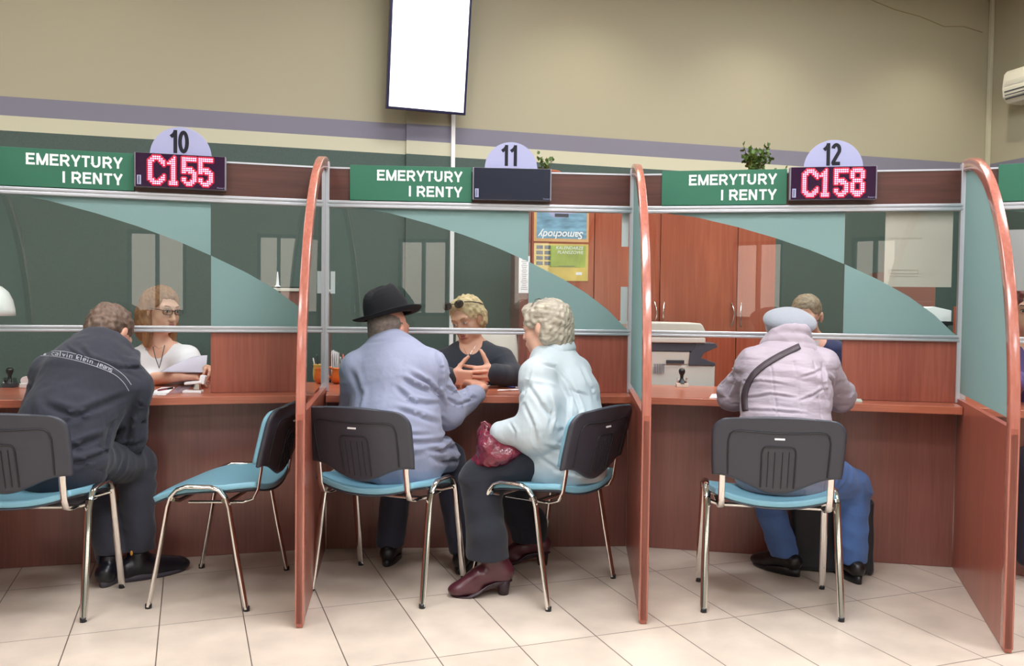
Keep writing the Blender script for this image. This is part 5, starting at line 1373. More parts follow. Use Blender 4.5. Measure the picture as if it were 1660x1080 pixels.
for k, c in enumerate(txt):
    w0 = k*wch+(.6 if k == 0 else wch*.5)
    for st in GLY[c]:
        pp = []
        for (gx, gy) in st:
            c0, nn = onbase(w0+gx*wch*.66); pp.append(c0+nn*(gy*4.4+.3))
        pd = [pp[0]]
        for a_, c_ in zip(pp, pp[1:]): pd += [a_+(c_-a_)*.5, c_]
        q = [p for p in drape(pd, PRINT_MESH, .0018) if p is not None]
        if len(q) > 1: b.tube([tuple(p) for p in q], .0015, 4)
b.build('lettering', M_['print'], PRINT_MESH, fix=False)

# ---- shoulder strap over the quilted jacket -----------------------------------------------------
JK = [c for c in kids(BERET) if c.name.startswith('quilted_jacket')][0]
line = spl([(1300, 560), (1270, 574), (1247, 587), (1227, 602), (1215, 618), (1208, 636), (1207, 652), (1209, 668)], 42)
pr = []
for i, p in enumerate(line):
    a = line[max(i-1, 0)]; c = line[min(i+1, len(line)-1)]; d = (c-a)/np.linalg.norm(c-a); nn = np.array([-d[1], d[0]])
    e = drape([p+nn*4.6, p-nn*4.6], JK, .005)
    if e[0] is not None and e[1] is not None: pr.append(e)
pr2 = []
for i in range(len(pr)): # even out the strap so that it bridges the quilting
    s0 = max(0, i-2); s1 = min(len(pr), i+3); k = s1-s0
    pr2.append((sum((pr[j][0] for j in range(s0, s1)), Vector())/k, sum((pr[j][1] for j in range(s0, s1)), Vector())/k))
b = MB(); vs = [tuple(x) for pq in pr2 for x in pq]; b.add(vs, [(2*i, 2*i+1, 2*i+3, 2*i+2) for i in range(len(pr2)-1)], None, True)
q = b.build('shoulder_strap', mat('dark_brown_leather_strap', '3F333A', .5), BERET, solid=.004)

# ------------------------------------------------------------------ officers behind the screens
def officer(label, base, C, Rm, nk, f, shL, shR, elL, wrL, elR, wrR, skin, topm, topname, rad=((.165, .125), (.15, .115), (.165, .115)), fem=True, sleeve=1.0, hL=None, hR=None, hb=.0038, sc=1.0, seed=1, neck=.048, sr=.048):
    o = person(label, base); f3 = unit(A3(f[0], f[1], 0)); r_ = A3(f3[1], -f3[0], 0)
    mid0 = (shL+shR)/2; pel = A3(mid0[0], mid0[1]+.0, .56)-f3*.06; mid = pel+(mid0-pel)*.45; ch = pel+(mid0-pel)*.78
    s = SDF(); torso(s, f, pel, mid, ch, nk, shL, shR, (rad[0][0]-.02, rad[0][1]-.02), (rad[1][0]-.02, rad[1][1]-.02), (rad[2][0]-.02, rad[2][1]-.02), .05, .045, .055)
    arm(s, shL, elL, wrL, (.045, .042, .026), A=0); arm(s, shR, elR, wrR, (.045, .042, .026), A=0)
    for q in (-1, 1): leg(s, pel+r_*.09*q, pel+r_*.12*q+f3*.42-A3(0, 0, .04), pel+r_*.12*q+f3*.40-A3(0, 0, .45), (.075, .055, .04), A=0)
    if hL: hand(s, wrL, *hL)
    if hR: hand(s, wrR, *hR)
    head_sdf(s, C, Rm, sc=sc, fem=fem, age=.3); neck_head(s, nk, C, Rm, neck)
    mesh_obj([s.mesh(hb)], 'body', skin, o)
    s = SDF(); torso(s, f, pel, mid, ch, nk-A3(0, 0, .035), shL, shR, rad[0], rad[1], rad[2], .062, .045, .06)
    arm(s, shL, elL, wrL, (.068, .064, sr), A=.007, lam=.05, ph=.2, cut=sleeve); arm(s, shR, elR, wrR, (.068, .064, sr), A=.007, lam=.05, ph=.6, cut=sleeve)
    # open neckline
    s.ell(nk+f3*.055+A3(0, 0, .012), (.062, .062, .085), .012, frame(f3), sub=True)
    wv = wob(seed, .11, .005, ridge=True)
    mesh_obj([s.mesh(.0055, disp=lambda p, n: wv(p))], topname, topm, o)
    s = SDF(); s.ell(pel, (.17, .14, .10), .04, frame(f3))
    for q in (-1, 1): leg(s, pel+r_*.09*q, pel+r_*.12*q+f3*.42-A3(0, 0, .04), pel+r_*.12*q+f3*.40-A3(0, 0, .45), (.09, .07, .055), A=.004)
    mesh_obj([s.mesh(.009)], 'trousers', M_['navy'], o)
    return o
def lanyard(o, pts, m, r_=.0025): b = MB(); b.tube([tuple(p) for p in pts], r_, 6); return b.build('lanyard', m, o, fix=False)

# officer at counter 10
C = P(262, 502, 4.50); Rm = tiltframe((.83, -.55, -.10), (0.05, 0, 1))
shL = P(300, 582, 4.52); shR = P(224, 588, 4.60); nk = P(259, 563, 4.56)
elL = P(322, 616, 4.50); wrL = P(336, 604, 4.38); elR = P(226, 618, 4.48); wrR = P(296, 609, 4.34)
M_['whitetop'] = cloth('white_knit_jacket', 'E6E5EA', .8)
o = officer('person with long honey-brown hair, glasses and a white jacket behind counter 10', (P(262, 560, 4.58)[0], 4.60, 0), C, Rm, nk, (.35, -.93), shL, shR, elL, wrL, elR, wrR, M_['skin1'], M_['whitetop'], 'white_jacket', sleeve=.25,
    hL=((.4, -.6, .2), (-.3, -.2, -1), 1, (.5, .5, .6, .6)), hR=((.97, -.05, -.02), (0, .2, -1), 1, (.25, .3, .3, .35), (.6, .3)), seed=81)
def HW(x, y, z): return C+Rm @ np.array((x, y, z))
face_parts(o, C, Rm, iris='46606A', brow='8A5F42', lip='B4605E', glasses='1B1820')
s = SDF(); s.ell(HW(0, -.022, .042), (.086, .102, .084), .02, Rm)
s.cap(HW(.070, -.035, .03), HW(.072, -.03, -.08), .034, .034, .03); s.cap(HW(-.066, -.03, .03), HW(-.070, -.02, -.09), .034, .034, .03)
s.cap(HW(.072, -.03, -.08), P(240, 560, 4.46), .036, .018, .03); s.cap(HW(-.070, -.02, -.09), P(282, 558, 4.56), .034, .016, .03); s.cap(HW(.06, -.06, -.02), P(228, 545, 4.50), .045, .024, .03); s.ell(HW(0, -.07, -.07), (.085, .05, .10), .03, Rm)
s.ell(HW(.012, .120, -.008), (.070, .076, .100), .015, Rm, sub=True)
wh = wob(91, .020, .006, n=8, aniso=(1.3, 1.3, .25)); wh2 = wob(92, .09, .008)
mesh_obj([s.mesh(.0038, disp=lambda p, n: wh(p)+wh2(p))], 'hair', M_['hair_honey'], o)
lanyard(o, [P(248, 562, 4.46), P(252, 580, 4.40), P(258, 597, 4.385), P(262, 582, 4.39), P(267, 560, 4.44)], M_['dark'])
b = MB(); b.tube([tuple(P(250, 560, 4.46)), tuple(P(258, 566, 4.43)), tuple(P(266, 560, 4.45))], .0014, 5); b.build('necklace', M_['chrome'], o, fix=False)

# officer at counter 11
C = P(757, 517, 4.74); Rm = tiltframe((-.40, -.86, -.30), (-.30, -.2, .93))
shL = P(812, 585, 4.72); shR = P(720, 588, 4.76); nk = P(765, 566, 4.76)
elL = P(835, 613, 4.62); wrL = P(800, 605, 4.50); elR = P(706, 625, 4.60); wrR = P(731, 611, 4.455)
M_['blacktop'] = cloth('charcoal_jumper', '2B2F3B', .85)
o = officer('person with blonde hair, raised sunglasses and a dark jumper gesturing behind counter 11', (P(765, 560, 4.76)[0], 4.80, 0), C, Rm, nk, (-.05, -1), shL, shR, elL, wrL, elR, wrR, M_['skin2'], M_['blacktop'], 'jumper', sleeve=.88,
    rad=((.18, .14), (.175, .13), (.185, .13)), hL=((-.97, -.02, -.06), (.05, 1, .05), -1, (.26, .30, .32, .32), (1.25, .1), .10, 1.12), hR=((.97, .06, -.10), (.0, 1, 0), 1, (.10, .14, .18, .20), (1.05, .1), .10, 1.12), hb=.003, seed=82, sr=.056)
face_parts(o, C, Rm, iris='4A5A68', brow='A07850', lip='B8686A')
s = SDF(); s.ell(HW(0, -.022, .044), (.090, .104, .084), .02, Rm); s.ell(HW(0, -.065, -.02), (.082, .062, .08), .03, Rm)
for q in (-1, 1): s.ell(HW(q*.074, -.03, .0), (.03, .045, .06), .02, Rm)
s.ell(HW(0, .028, .092), (.060, .040, .026), .02, Rm); s.ell(HW(.085, -.05, -.045), (.028, .035, .04), .02, Rm)
s.ell(HW(0, .118, -.004), (.076, .070, .100), .012, Rm, sub=True)
s.ell(HW(.088, .008, -.018), (.018, .020, .030), .008, Rm, sub=True); s.ell(HW(-.088, .008, -.018), (.018, .020, .030), .008, Rm, sub=True)
wc = wob(93, .030, .011, n=8)
mesh_obj([s.mesh(.0038, disp=lambda p, n: wc(p))], 'hair', M_['hair_blonde'], o)
b = MB(); Mh = Matrix.Translation(Vector(C)) @ Matrix([list(Rm[0]), list(Rm[1]), list(Rm[2])]).to_4x4() @ T(0, -.020, .070) @ RX(R(20)) @ Matrix.Scale(1.18, 4)
for q in (-1, 1):
    b.sphere((q*.032, .102, -.002), (.026, .005, .019), 18, 8, Mh)
    b.tube([(q*.056, .094, .004), (q*.072, .06, .004), (q*.080, .0, .0), (q*.080, -.03, -.006)], .0028, 6, Mh)
b.tube([(-.01, .104, .002), (.01, .104, .002)], .0025, 6, Mh)
b.build('sunglasses', mat('dark_brown_sunglasses', '2A1C18', .12), o, fix=False)
b = MB(); b.tube([tuple(P(752, 565, 4.62)), tuple(P(758, 578, 4.575)), tuple(P(764, 571, 4.58)), tuple(P(772, 560, 4.63))], .0013, 5); b.sphere(tuple(P(763, 574, 4.565)), .007, 10, 6); b.build('necklace', M_['chrome'], o, fix=False)
b = MB(); b.sphere(tuple(C+Rm @ np.array((.086, -.004, -.046))), .0055, 10, 6); b.build('earring', M_['white'], o, fix=False)
# white office chair she sits on
o = empty('office_chair', (P(815, 560, 4.95)[0], 5.02, 0), R(203), 'white office swivel chair behind the blonde officer', 'office chair')
b = MB()
def ob(u, v):
    a = 2*u-1; return (a*(.25-.05*v)*1.0+.03*0, -.19-.10*v-.05*(1-a*a)+.02, .52+.52*v+.02*(1-a*a)*v)
b.grid(ob, 14, 14); b.build('backrest', M_['cream'], o, solid=.045, bevel=.012)
b = MB(); b.box((0, .05, .44), (.48, .46, .07)); b.build('seat', M_['cream'], o, bevel=.025, seg=3)
b = MB(); b.tube([(0, 0, .08), (0, 0, .41)], .03, 12); b.build('gas_column', M_['chrome'], o)
b = MB()
for k in range(5): a = 2*PI*k/5; b.tube([(0, 0, .09), (.28*math.cos(a), .28*math.sin(a), .06)], .018, 8)
q = b.build('base', M_['cream'], o)
for k in range(5): a = 2*PI*k/5; w = MB(); w.tube([(.28*math.cos(a)-.012, .28*math.sin(a), .026), (.28*math.cos(a)+.012, .28*math.sin(a), .026)], .026, 12); w.build('castor', M_['black'], q)
b = MB()
for sx in (-1, 1): b.tube([(sx*.25, .0, .45), (sx*.29, -.02, .60), (sx*.28, .16, .66), (sx*.25, -.18, .64)], .014, 8)
b.build('armrests', M_['cream'], o)

# officer at counter 12
C = P(1307, 513, 4.76); Rm = tiltframe((-.38, -.86, -.36), (-.10, -.2, .95))
shL = P(1348, 572, 4.74); shR = P(1268, 575, 4.80); nk = P(1316, 556, 4.80)
M_['navytop'] = cloth('navy_uniform_jacket', '26305A', .8)
o = officer('person with pinned-back brown hair, glasses and a navy jacket behind counter 12', (P(1310, 560, 4.8)[0], 4.84, 0), C, Rm, nk, (-.1, -1), shL, shR, P(1352, 618, 4.70), P(1330, 612, 4.52), P(1262, 618, 4.68), P(1290, 612, 4.52), M_['skin2'], M_['navytop'], 'jacket',
    hL=((-.9, -.2, 0), (0, .2, -1), -1), hR=((.9, -.2, 0), (0, .2, -1), 1), hb=.0042, seed=83)
face_parts(o, C, Rm, brow='7A5F48', glasses='2A2228')
s = SDF(); s.ell(HW(0, -.022, .038), (.080, .099, .080), .02, Rm); s.ell(HW(0, -.06, -.01), (.07, .055, .07), .02, Rm); s.ell(HW(0, -.115, .02), (.04, .035, .04), .02, Rm)
s.ell(HW(0, .118, -.008), (.074, .072, .100), .012, Rm, sub=True)
for q in (-1, 1): s.ell(HW(q*.088, .0, -.02), (.02, .024, .034), .008, Rm, sub=True)
mesh_obj([s.mesh(.004, disp=lambda p, n: hd(p))], 'hair', M_['hair_mouse'], o)
b = MB(); b.prism([(-.035, 0), (.035, 0), (.012, -.10), (-.012, -.10)], -.002, .002, Matrix.Translation(Vector(P(1318, 552, 4.665)))); b.build('shirt_front', M_['whitetop'], o)

# officer beyond the last divider
C = P(1672, 500, 4.15); Rm = tiltframe((-.5, -.8, -.15), (0, 0, 1))
shL = P(1710, 588, 4.15); shR = P(1640, 590, 4.25); nk = P(1676, 566, 4.2)
M_['violettop'] = cloth('violet_blouse', '5B4A86', .6)
o = officer('person with dark red hair and a violet blouse, cut by the right edge', (P(1676, 560, 4.2)[0], 4.25, 0), C, Rm, nk, (-.2, -1), shL, shR, P(1722, 625, 4.1), P(1700, 620, 3.95), P(1634, 622, 4.15), P(1650, 618, 4.0), M_['skin1'], M_['violettop'], 'blouse', hb=.005, seed=84)
face_parts(o, C, Rm, brow='5A2A24')
s = SDF(); s.ell(HW(0, -.022, .042), (.088, .104, .084), .02, Rm); s.ell(HW(0, -.065, -.03), (.086, .062, .09), .03, Rm)
for q in (-1, 1): s.cap(HW(q*.08, -.01, .02), HW(q*.086, -.01, -.08), .03, .03, .02)
s.ell(HW(0, .118, -.025), (.064, .062, .088), .012, Rm, sub=True)
mesh_obj([s.mesh(.004, disp=lambda p, n: wc(p)*1.2)], 'hair', mat('dark_red_hair', '6A2420', .5, bump=(50, .8, .006), var=(50, .3)), o)
# ------------------------------------------------------------------ things on and behind the counters
def desk(px, py): p = atz(px, py, ZC); return Vector((p.x, p.y, ZC))
def sheet(name, label, corners, m, group=None, cat='paper', dz=.0008):
    pts = [desk(*c) for c in corners]; z = dz
    b = MB(); vs = [(p.x, p.y, ZC+.0004+z0) for z0 in (0, z) for p in pts]
    b.add(vs, [(3, 2, 1, 0), (4, 5, 6, 7), (0, 1, 5, 4), (1, 2, 6, 5), (2, 3, 7, 6), (3, 0, 4, 7)]); o = b.build(name, m); return tag(o, label, cat, group)
sheet('paper_sheet', 'white paper form on the counter beside the man in the hoodie', [(236, 641), (262, 628), (284, 628), (268, 641)], M_['paper'])
sheet('paper_slip', 'small white slip on the counter 10 worktop near the pen', [(248, 638.5), (270, 634), (274, 637), (256, 641.5)], M_['paper'], dz=.0022)
M_['clearfoil'] = mat('lilac_plastic_sleeve', 'A78F9E', .15)
sheet('plastic_sleeve', 'shiny lilac plastic document sleeve on counter 10', [(272, 640), (290, 626), (312, 626), (300, 636)], M_['clearfoil'], cat='document sleeve')
sheet('paper_sheet', 'white paper form on counter 11 by the hand of the man in the hat', [(745, 628), (752, 621), (790, 620), (794, 626)], M_['paper'])
def pen(label, a, c, m, m2):
    p, q = desk(*a), desk(*c); p.z += .006; q.z += .006; o = empty('ballpoint_pen', ((p.x+q.x)/2, (p.y+q.y)/2, ZC), 0, label, 'pen')
    mi = Vector(((p.x+q.x)/2, (p.y+q.y)/2, ZC)); p = p-mi; q = q-mi; L = q-p
    b = MB(); b.tube([tuple(p+L*t) for t in (0, .02, .12, .62)], [.0012, .0022, .0045, .0048], 10); b.build('barrel', m, o)
    b = MB(); b.tube([tuple(p+L*t) for t in (.60, .98, 1.0)], [.0052, .0050, .004], 10); b.box(tuple(p+L*.8+Vector((0, -.0062, 0))), (.004, .002, .003)); b.build('cap', m2, o)
M_['penred'] = mat('dark_red_pen', '7A2438', .3); M_['penwhite'] = M_['white']; M_['penblue'] = mat('blue_pen_ring', '2A3470', .3)
pen('dark red pen lying on the paper at counter 10', (255, 635), (280, 631), M_['penred'], M_['black'])
pen('white pen with a blue ring lying on counter 11 beside the pale coat', (806, 635), (842, 634), M_['penwhite'], M_['penwhite'])
pen('thin blue and white pen on counter 11 near the computer mouse', (822, 629), (846, 631), M_['penblue'], M_['penwhite'])
# computer mouse
p = desk(836, 624); o = empty('computer_mouse', p, R(20), 'black computer mouse on counter 11 beside the pale-coated lady', 'mouse')
b = MB(); b.sphere((0, 0, .010), (.034, .055, .024), 18, 10); 
b2 = MB(); b2.grid(lambda u, v: (.034*math.cos(2*PI*u)*math.cos(PI/2*v), .055*math.sin(2*PI*u)*math.cos(PI/2*v), .002+.032*math.sin(PI/2*v)), 25, 10); b2.build('shell', M_['black'], o)
b = MB(); b.tube([(0, .018, .034), (0, .034, .028)], .004, 8); b.build('scroll_wheel', M_['dark'], o)
# folded documents with a silver clip between the hands
p = desk(783, 625); o = empty('bunch_of_papers', p, R(15), 'few folded white slips by the hands of the man in the hat', 'papers')
for k in range(3): b = MB(); b.box((0, .004*k, .002+.003*k), (.07-.008*k, .05, .0016), T() @ RZ(.15*k)); b.build('slip', M_['paper'], o)
# held paper at counter 10
def hp(u, v):
    a = P(258, 603, 4.33)*(1-u)+P(334, 604, 4.28)*u; c = P(284, 590, 4.47)*(1-u)+P(336, 576, 4.44)*u
    q = a*(1-v)+c*v; q[2] += .012*math.sin(PI*u)*v; return tuple(q)
b = MB(); b.grid(hp, 12, 8); tag(b.build('held_paper', mat('pale_lilac_paper', 'C9C4D6', .8), None, solid=.0006), 'pale lilac sheet of paper held by the officer with glasses', 'paper')

def stamp(label, loc, hm, bm, s_=1.0, rz=0):
    o = empty('rubber_stamp', loc, rz, label, 'rubber stamp', None)
    b = MB(); b.lathe([(0, .098*s_), (.012*s_, .096*s_), (.017*s_, .086*s_), (.016*s_, .074*s_), (.009*s_, .060*s_), (.008*s_, .045*s_), (.012*s_, .034*s_), (.022*s_, .026*s_), (.024*s_, .018*s_)], 20); b.build('handle', hm, o)
    b = MB(); b.box((0, 0, .011*s_), (.060*s_, .042*s_, .022*s_)); b.build('stamp_base', bm, o, bevel=.002)
    b = MB()
    for sx in (-1, 1): b.box((sx*.022*s_, 0, .034*s_), (.006*s_, .03*s_, .028*s_))
    b.build('bracket', M_['chrome'], o)
stamp('black-handled stamp in a chrome frame at the far left of counter 10', desk(16, 628), M_['black'], M_['dark'])
stamp('black-handled stamp on a white base in front of the photocopier', desk(1105, 627.5), M_['black'], M_['cream'], 1.05)
# white box like gadgets left and right of counter 10
def punch(label, loc, rz, grp=None):
    o = empty('hole_punch', loc, rz, label, 'hole punch', grp)
    b = MB(); b.box((0, 0, .008), (.10, .07, .016)); b.build('base', M_['white'], o, bevel=.003)
    b = MB(); b.box((.02, .01, .036), (.03, .05, .035)); b.build('bracket', M_['chrome'], o)
    b = MB(); b.box((.012, .0, .060), (.095, .06, .014), RY(R(-6))); b.box((.035, .0, .088), (.03, .05, .05), RY(R(12))); b.build('lever', M_['white'], o, bevel=.003)
punch('white hole punch on counter 10 against the privacy board', desk(313, 637), R(8))
bpy.data.objects['hole_punch'].scale = (.85, .85, .8)
o = empty('tape_dispenser', desk(42, 629), R(10), 'small white tape dispenser at the left of counter 10', 'tape dispenser')
b = MB(); b.box((0, 0, .012), (.05, .03, .024)); b.build('base', M_['white'], o, bevel=.004); b = MB(); b.tube([(0, -.008, .035), (0, .008, .035)], .022, 18); b.build('roll', M_['paper'], o)
# face jar with pencils, seen through the glass of the first divider
M_['clay'] = mat('ochre_glazed_pottery', 'C9A254', .3, var=(20, .15)); M_['orange'] = mat('orange_glazed_pottery', 'C8662A', .2, var=(18, .2))
p = desk(560, 619); o = empty('pencil_jar', p, R(10), 'ochre pottery face jar of pens, half hidden behind the man in the hat', 'pencil jar')
b = MB(); b.lathe([(0, .002), (.026, .002), (.034, .012), (.037, .04), (.036, .07), (.033, .088), (.036, .094), (.034, .097), (.030, .094), (.029, .03), (0, .02)], 28); b.build('jar', M_['clay'], o)
b = MB(); b.sphere((0, -.037, .046), (.007, .009, .012), 12, 8)
for q in (-1, 1): b.sphere((q*.015, -.034, .060), (.007, .004, .004), 10, 6); b.tube([(q*.006, -.036, .068), (q*.016, -.035, .072), (q*.024, -.030, .067)], .002, 6)
b.tube([(-.014, -.034, .030), (0, -.038, .026), (.014, -.034, .030)], .0028, 6); b.build('face_relief', M_['clay'], o)
for k, (dx, dy, tx, h_, m, r_) in enumerate(((-.008, 0, -.05, .155, 'red', .0045), (.006, .006, .08, .15, 'dark', .004), (.012, -.008, .22, .135, 'white', .004), (-.012, .01, -.15, .14, 'alu', .004))):
    mm = mat('coral_pencil', 'D06A58', .5) if m == 'red' else M_[m]
    b = MB(); a = Vector((dx, dy, .03)); c = a+Vector((math.sin(tx), 0, math.cos(tx)))*(h_-.03); b.tube([tuple(a), tuple(a+(c-a)*.93), tuple(c)], [r_, r_, .001], 8); b.build('pen', mm, o)
# orange mug
p = desk(550, 622); o = empty('coffee_mug', p, R(170), 'orange glazed mug with a loop handle behind the shoulder of the man in the hat', 'mug')
b = MB(); b.lathe([(0, .003), (.03, .003), (.042, .015), (.045, .035), (.040, .06), (.036, .078), (.039, .084), (.036, .084), (.033, .078), (.037, .05), (.035, .02), (0, .014)], 28); b.build('body', M_['orange'], o)
b = MB(); b.tube([(.034, 0, .075), (.052, 0, .088), (.066, 0, .080), (.068, 0, .058), (.058, 0, .035), (.042, 0, .024)], .0055, 8); b.build('handle', M_['orange'], o)
p = desk(541, 620); o = empty('leaflet_holder', (p.x, p.y+.03, ZC), R(4), 'upright white leaflets standing behind the first divider post at counter 11', 'leaflets')
for k in range(4): b = MB(); b.box((-.012+.008*k, .01*k, .088), (.0035, .09, .17-.01*k)); b.build('leaflet', M_['white'], o)
b = MB(); b.box((0, .015, .006), (.05, .11, .012)); b.build('tray', M_['black'], o)
# leaflets at counter 12
sheet('leaflet', 'small green and white leaflet on counter 12 by the right elbow of the visitor', [(1378, 651.5), (1380, 646), (1395, 648), (1398, 652.5)], mat('mint_leaflet', 'C6D8CC', .7), cat='leaflet', dz=.006)
sheet('leaflet', 'small white leaflet on counter 12 by the left elbow of the visitor', [(1150, 646), (1154, 640), (1168, 640), (1168, 646)], M_['paper'], cat='leaflet', dz=.003)

# desk lamp at the left edge
p = Vector((P(-16, 512, 4.14)[0], 4.14, ZC)); o = empty('desk_lamp', p, 0, 'white dome-shaped desk lamp cut by the left edge', 'desk lamp')
hz = P(0, 512, 4.14)[2]-ZC
b = MB(); b.lathe([(.108, 0), (.106, .03), (.097, .075), (.078, .115), (.050, .140), (.020, .150), (0, .151)], 32, T(0, 0, hz)); b.build('lamp_shade', mat('white_enamel', 'F2F2F2', .3), o, solid=.002)
b = MB(); b.tube([(0, 0, hz+.15), (-.02, 0, hz+.19), (-.12, .02, hz+.16), (-.16, .02, hz-.05), (-.10, .0, .02)], .007, 8); b.build('arm', M_['chrome'], o)
b = MB(); b.lathe([(0, .002), (.07, .002), (.072, .012), (.05, .018), (0, .02)], 28, T(-.10, .0, 0)); b.build('base', M_['white'], o)

# photocopier behind counter 12
M_['copier'] = mat('warm_white_copier', 'DEDBD4', .4)
x0 = P(1012, 560, 5.0)[0]; x1 = P(1156, 560, 5.0)[0]; Y = 4.93; w_ = x1-x0
o = empty('photocopier', (x0, Y, 0), R(0), 'white photocopier with a dark paper tray standing behind the left of counter 12', 'photocopier')
def zz(py): return P(1100, py, Y)[2]
b = MB(); b.box((w_/2, .19, zz(592)/2+.0), (w_, .36, zz(592))); 
b.box((w_*.36, .19, (zz(592)+zz(570))/2), (w_*.72, .36, zz(570)-zz(592))); b.build('body', M_['copier'], o, bevel=.008)
b = MB(); b.prism([(w_*.70, zz(592)), (w_*.72, zz(572)), (w_*.78, zz(560)), (w_*.78, zz(556)), (w_*1.0, zz(556)), (w_*1.02, zz(562)), (w_*.87, zz(572)), (w_*.84, zz(580)), (w_, zz(588)), (w_*1.0, zz(592))], .0, .34); b.build('tray_recess', mat('slate_copier_trim', '4A4E5A', .4), o, bevel=.002)
b = MB(); b.box((w_*.42, .18, (zz(570)+zz(556))/2), (w_*.84, .35, zz(556)-zz(570))); b.build('dark_band', bpy.data.materials['slate_copier_trim'], o, bevel=.003)
b = MB(); b.box((w_*.44, .18, (zz(556)+zz(547))/2), (w_*.88, .38, zz(547)-zz(556))); b.build('scanner_bed', M_['copier'], o, bevel=.006)
b = MB(); b.prism([(0, zz(546)), (w_*.90, zz(546)), (w_*.89, zz(540)), (w_*.845, zz(527)), (w_*.82, zz(524)), (0, zz(523))], -.01, .36); b.build('lid', M_['copier'], o, bevel=.006)
b = MB(); b.box((w_*.55, -.001, zz(587)), (w_*.20, .004, .020)); b.build('slot', M_['dark'], o)
b = MB()
for k in range(7): b.box((w_*.32+k*.009, -.001, zz(598)), (.004, .004, .055))
b.build('vent', M_['ink'], o)
# small cabinet with a tray on top behind counter 10
xa = P(428, 480, 5.1)[0]; xb = P(520, 480, 5.1)[0]; zt_ = P(460, 467, 5.1)[2]
o = empty('low_cabinet', (xa, 5.1, 0), R(3), 'brown cabinet with a white edged top behind the right of counter 10', 'cabinet')
b = MB(); b.box(((xb-xa)/2, .2, (zt_-.02)/2), (xb-xa, .38, zt_-.02)); b.build('body', M_['wood'], o)
b = MB(); b.box(((xb-xa)/2, .2, zt_-.010), (xb-xa+.02, .40, .018)); b.build('top', M_['cream'], o, bevel=.002)
b = MB(); b.box((xb-xa-.09, -.002, zt_-.055), (.03, .003, .022)); b.build('label_card', M_['paper'], o)
o = empty('paper_tray', (xa+.12, 5.25, zt_), 0, 'flat black tray on the brown cabinet behind counter 10', 'tray')
b = MB(); b.box((0, 0, .004), (.20, .22, .008)); b.box((-.1, 0, .009), (.004, .22, .014)); b.box((.1, 0, .009), (.004, .22, .014)); b.build('tray', M_['black'], o)
o = empty('paper_cone', (P(450, 460, 5.25)[0], 5.25, zt_+.009), 0, 'slim white cone standing on the black tray behind counter 10', 'cone')
b = MB(); b.lathe([(.020, 0), (.018, .004), (.010, .01), (.007, .05), (.003, .09), (0, .092)], 16); b.build('cone', M_['white'], o)
# furniture seen under the planner behind counter 12
Y = 5.9; xa = P(1440, 480, Y)[0]; xb = P(1514, 480, Y)[0]
o = empty('filing_cabinet', (xa, Y, 0), R(-8), 'brown filing cabinet seen under the hanging planner behind counter 12', 'cabinet')
b = MB(); b.box(((xb-xa)/2, .25, .74), (xb-xa, .45, 1.48)); b.build('body', mat('brown_cabinet', '7E4C3C', .5), o)
b = MB(); b.box(((xb-xa)/2, -.001, .9), (xb-xa-.02, .012, .75)); b.build('door', bpy.data.materials['brown_cabinet'], o, bevel=.002)
Y = 5.4; xa = P(1503, 510, Y)[0]; xb = P(1543, 510, Y)[0]; zt_ = P(1500, 497, Y)[2]; zb_ = P(1500, 521, Y)[2]
o = empty('side_table', (xa-.1, Y, 0), 0, 'dark side table behind the right of counter 12', 'table')
b = MB(); b.box((.2, .2, zb_-.012), (.46, .44, .022)); b.build('table_top', M_['black'], o)
for (tx, ty) in ((0, .02), (.4, .02), (0, .38), (.4, .38)): b = MB(); b.box((tx, ty, (zb_-.024)/2), (.03, .03, zb_-.024)); b.build('leg', M_['black'], o)
o = empty('document_box', (xa, Y, zb_), R(-5), 'open white document box on the dark table behind counter 12', 'box')
b = MB(); w_ = xb-xa; b.prism([(0, 0), (w_, 0), (w_, (zt_-zb_)*.75), (w_*.3, zt_-zb_), (0, (zt_-zb_)*.9)], .02, .26); b.build('box', mat('white_card', 'DDE5E4', .7), o, bevel=.002)
o = empty('cupboard', (P(1546, 500, 5.3)[0], 5.3, 0), R(-60), 'reddish tall cupboard edge just left of the rightmost divider post, behind the glass', 'cupboard')
b = MB(); b.box((.2, .2, .62), (.4, .4, 1.24)); b.build('body', M_['woodcab'], o)
b = MB(); b.box((.2, .0, .64), (.38, .014, 1.15)); b.build('door', M_['woodcab'], o, bevel=.002)

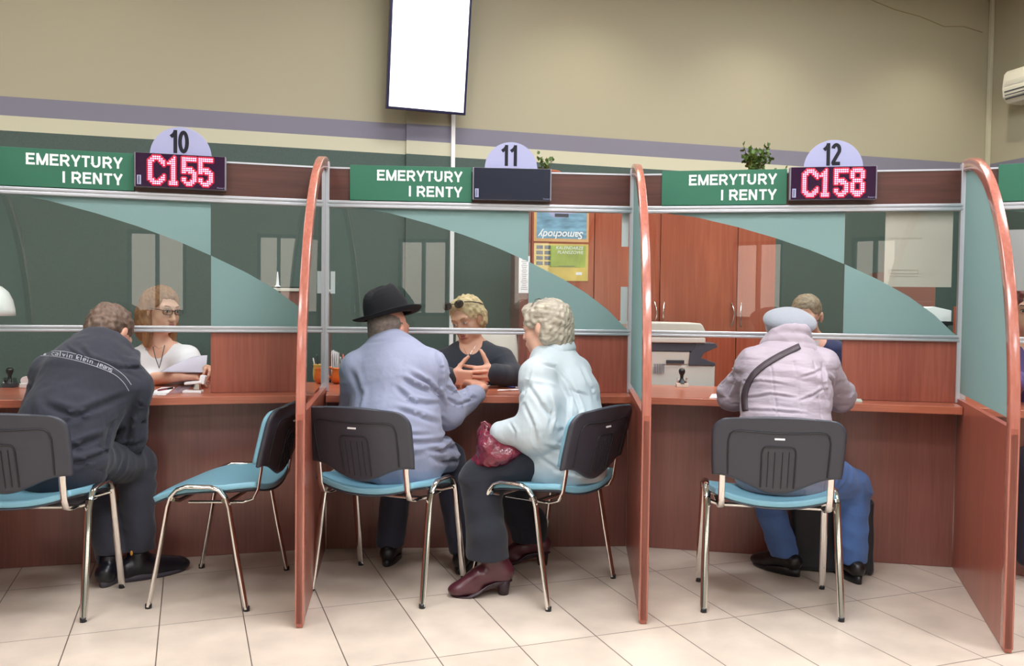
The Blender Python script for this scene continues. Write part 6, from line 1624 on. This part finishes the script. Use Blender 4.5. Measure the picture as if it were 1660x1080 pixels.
# plants on top of the wardrobes
M_['leaf'] = mat('ivy_leaf', '4F6B2C', .5, var=(30, .35)); M_['stem'] = mat('plant_stem', '5A5A30', .7)
def plant(label, loc, stems, n, spread, seed, size=.035):
    r_ = random.Random(seed); o = empty('potted_plant', loc, 0, label, 'plant', None)
    b = MB(); b.lathe([(0, .003), (.07, .003), (.09, .12), (.095, .12), (.095, .135), (.085, .135), (.08, .11), (0, .105)], 24); b.build('pot', mat('terracotta', 'A0583A', .8) if 'terracotta' not in bpy.data.materials else bpy.data.materials['terracotta'], o)
    st = MB(); lf = MB()
    for k in range(stems):
        a = r_.uniform(0, 2*PI); L = r_.uniform(.6, 1.0); tip = Vector((math.cos(a)*spread[0]*L*r_.uniform(.3, 1), math.sin(a)*spread[0]*.6*L, .12+spread[1]*L*r_.uniform(.55, 1)))
        base = Vector((r_.uniform(-.03, .03), r_.uniform(-.03, .03), .10)); mid = (base+tip)/2+Vector((0, 0, .05)); pts = []
        for t in range(7):
            u = t/6; pts.append(base*(1-u)**2+mid*2*u*(1-u)+tip*u*u)
        st.tube([tuple(p) for p in pts], [.0022]*6+[.001], 5)
        for m in range(n):
            u = r_.uniform(.3, 1); p = base*(1-u)**2+mid*2*u*(1-u)+tip*u*u+Vector((r_.gauss(0, .012), r_.gauss(0, .012), r_.gauss(0, .010)))
            s_ = size*r_.uniform(.6, 1.1); Mx = Matrix.Translation(p) @ Euler((r_.uniform(0, 2.2), r_.uniform(-.8, .8), r_.uniform(0, 6.3))).to_matrix().to_4x4()
            pr = [(0, 0, 0), (.35, .2, .06), (.42, .55, .08), (.18, .75, .03), (0, 1.05, -.05), (-.18, .75, .03), (-.42, .55, .08), (-.35, .2, .06), (0, .5, 0)]
            lf.add([(x*s_, y*s_, z*s_) for x, y, z in pr], [(0, 1, 2, 8), (8, 2, 3, 4), (8, 4, 5, 6), (8, 6, 7, 0)], Mx, False)
    st.build('stems', M_['stem'], o, fix=False); lf.build('foliage', M_['leaf'], o, fix=False)
q = P(1219, 300, 5.55); plant('leafy green plant standing on the wardrobe above the sign of counter 12', (q[0]+.04, 5.62, HC), 20, 15, (.15, .26), 3)
q = P(1288, 300, 5.7)
q2 = P(884, 300, 5.55); plant('small green plant on the wardrobe just right of the number 11 plate', (q2[0], 5.52, HC), 8, 8, (.09, .11), 5, .030)
q3 = P(1262, 300, 5.7); plant('low green plant on the wardrobe touching the display of counter 12', (q3[0]-.06, 5.70, HC), 7, 8, (.16, .07), 9, .030)

# black bag on the floor by the legs of the visitor at counter 12
xb_ = P(1411, 900, 4.0)[0]; o = empty('travel_bag', (xb_-.19, 4.0, 0), bayang(2), 'soft black bag standing on the floor under counter 12 behind the jeans', 'bag')
s = SDF(); s.box(A3(0, 0, .175), (.16, .055, .150), .02, .01); wv = wob(99, .12, .008)
mesh_obj([s.mesh(.007, disp=lambda p, n: wv(p))], 'bag_body', cloth('black_nylon', '17161D', .6), o)
b = MB(); b.tube([(-.08, 0, .33), (-.07, 0, .40), (0, 0, .42), (.07, 0, .40), (.08, 0, .33)], .009, 8); b.build('handle', M_['black'], o)
b = MB(); b.tube([(-.15, -.07, .29), (0, -.08, .295), (.15, -.07, .29)], .003, 6); b.build('zip', M_['dark'], o)
bpy.context.view_layer.update()
for o in list(bpy.data.objects):
    if o.type == 'EMPTY' and o.get('category') == 'person':
        for c in o.children: c.matrix_parent_inverse = Matrix.Translation(-o.location)
        for c in o.children:
            for d in c.children: pass
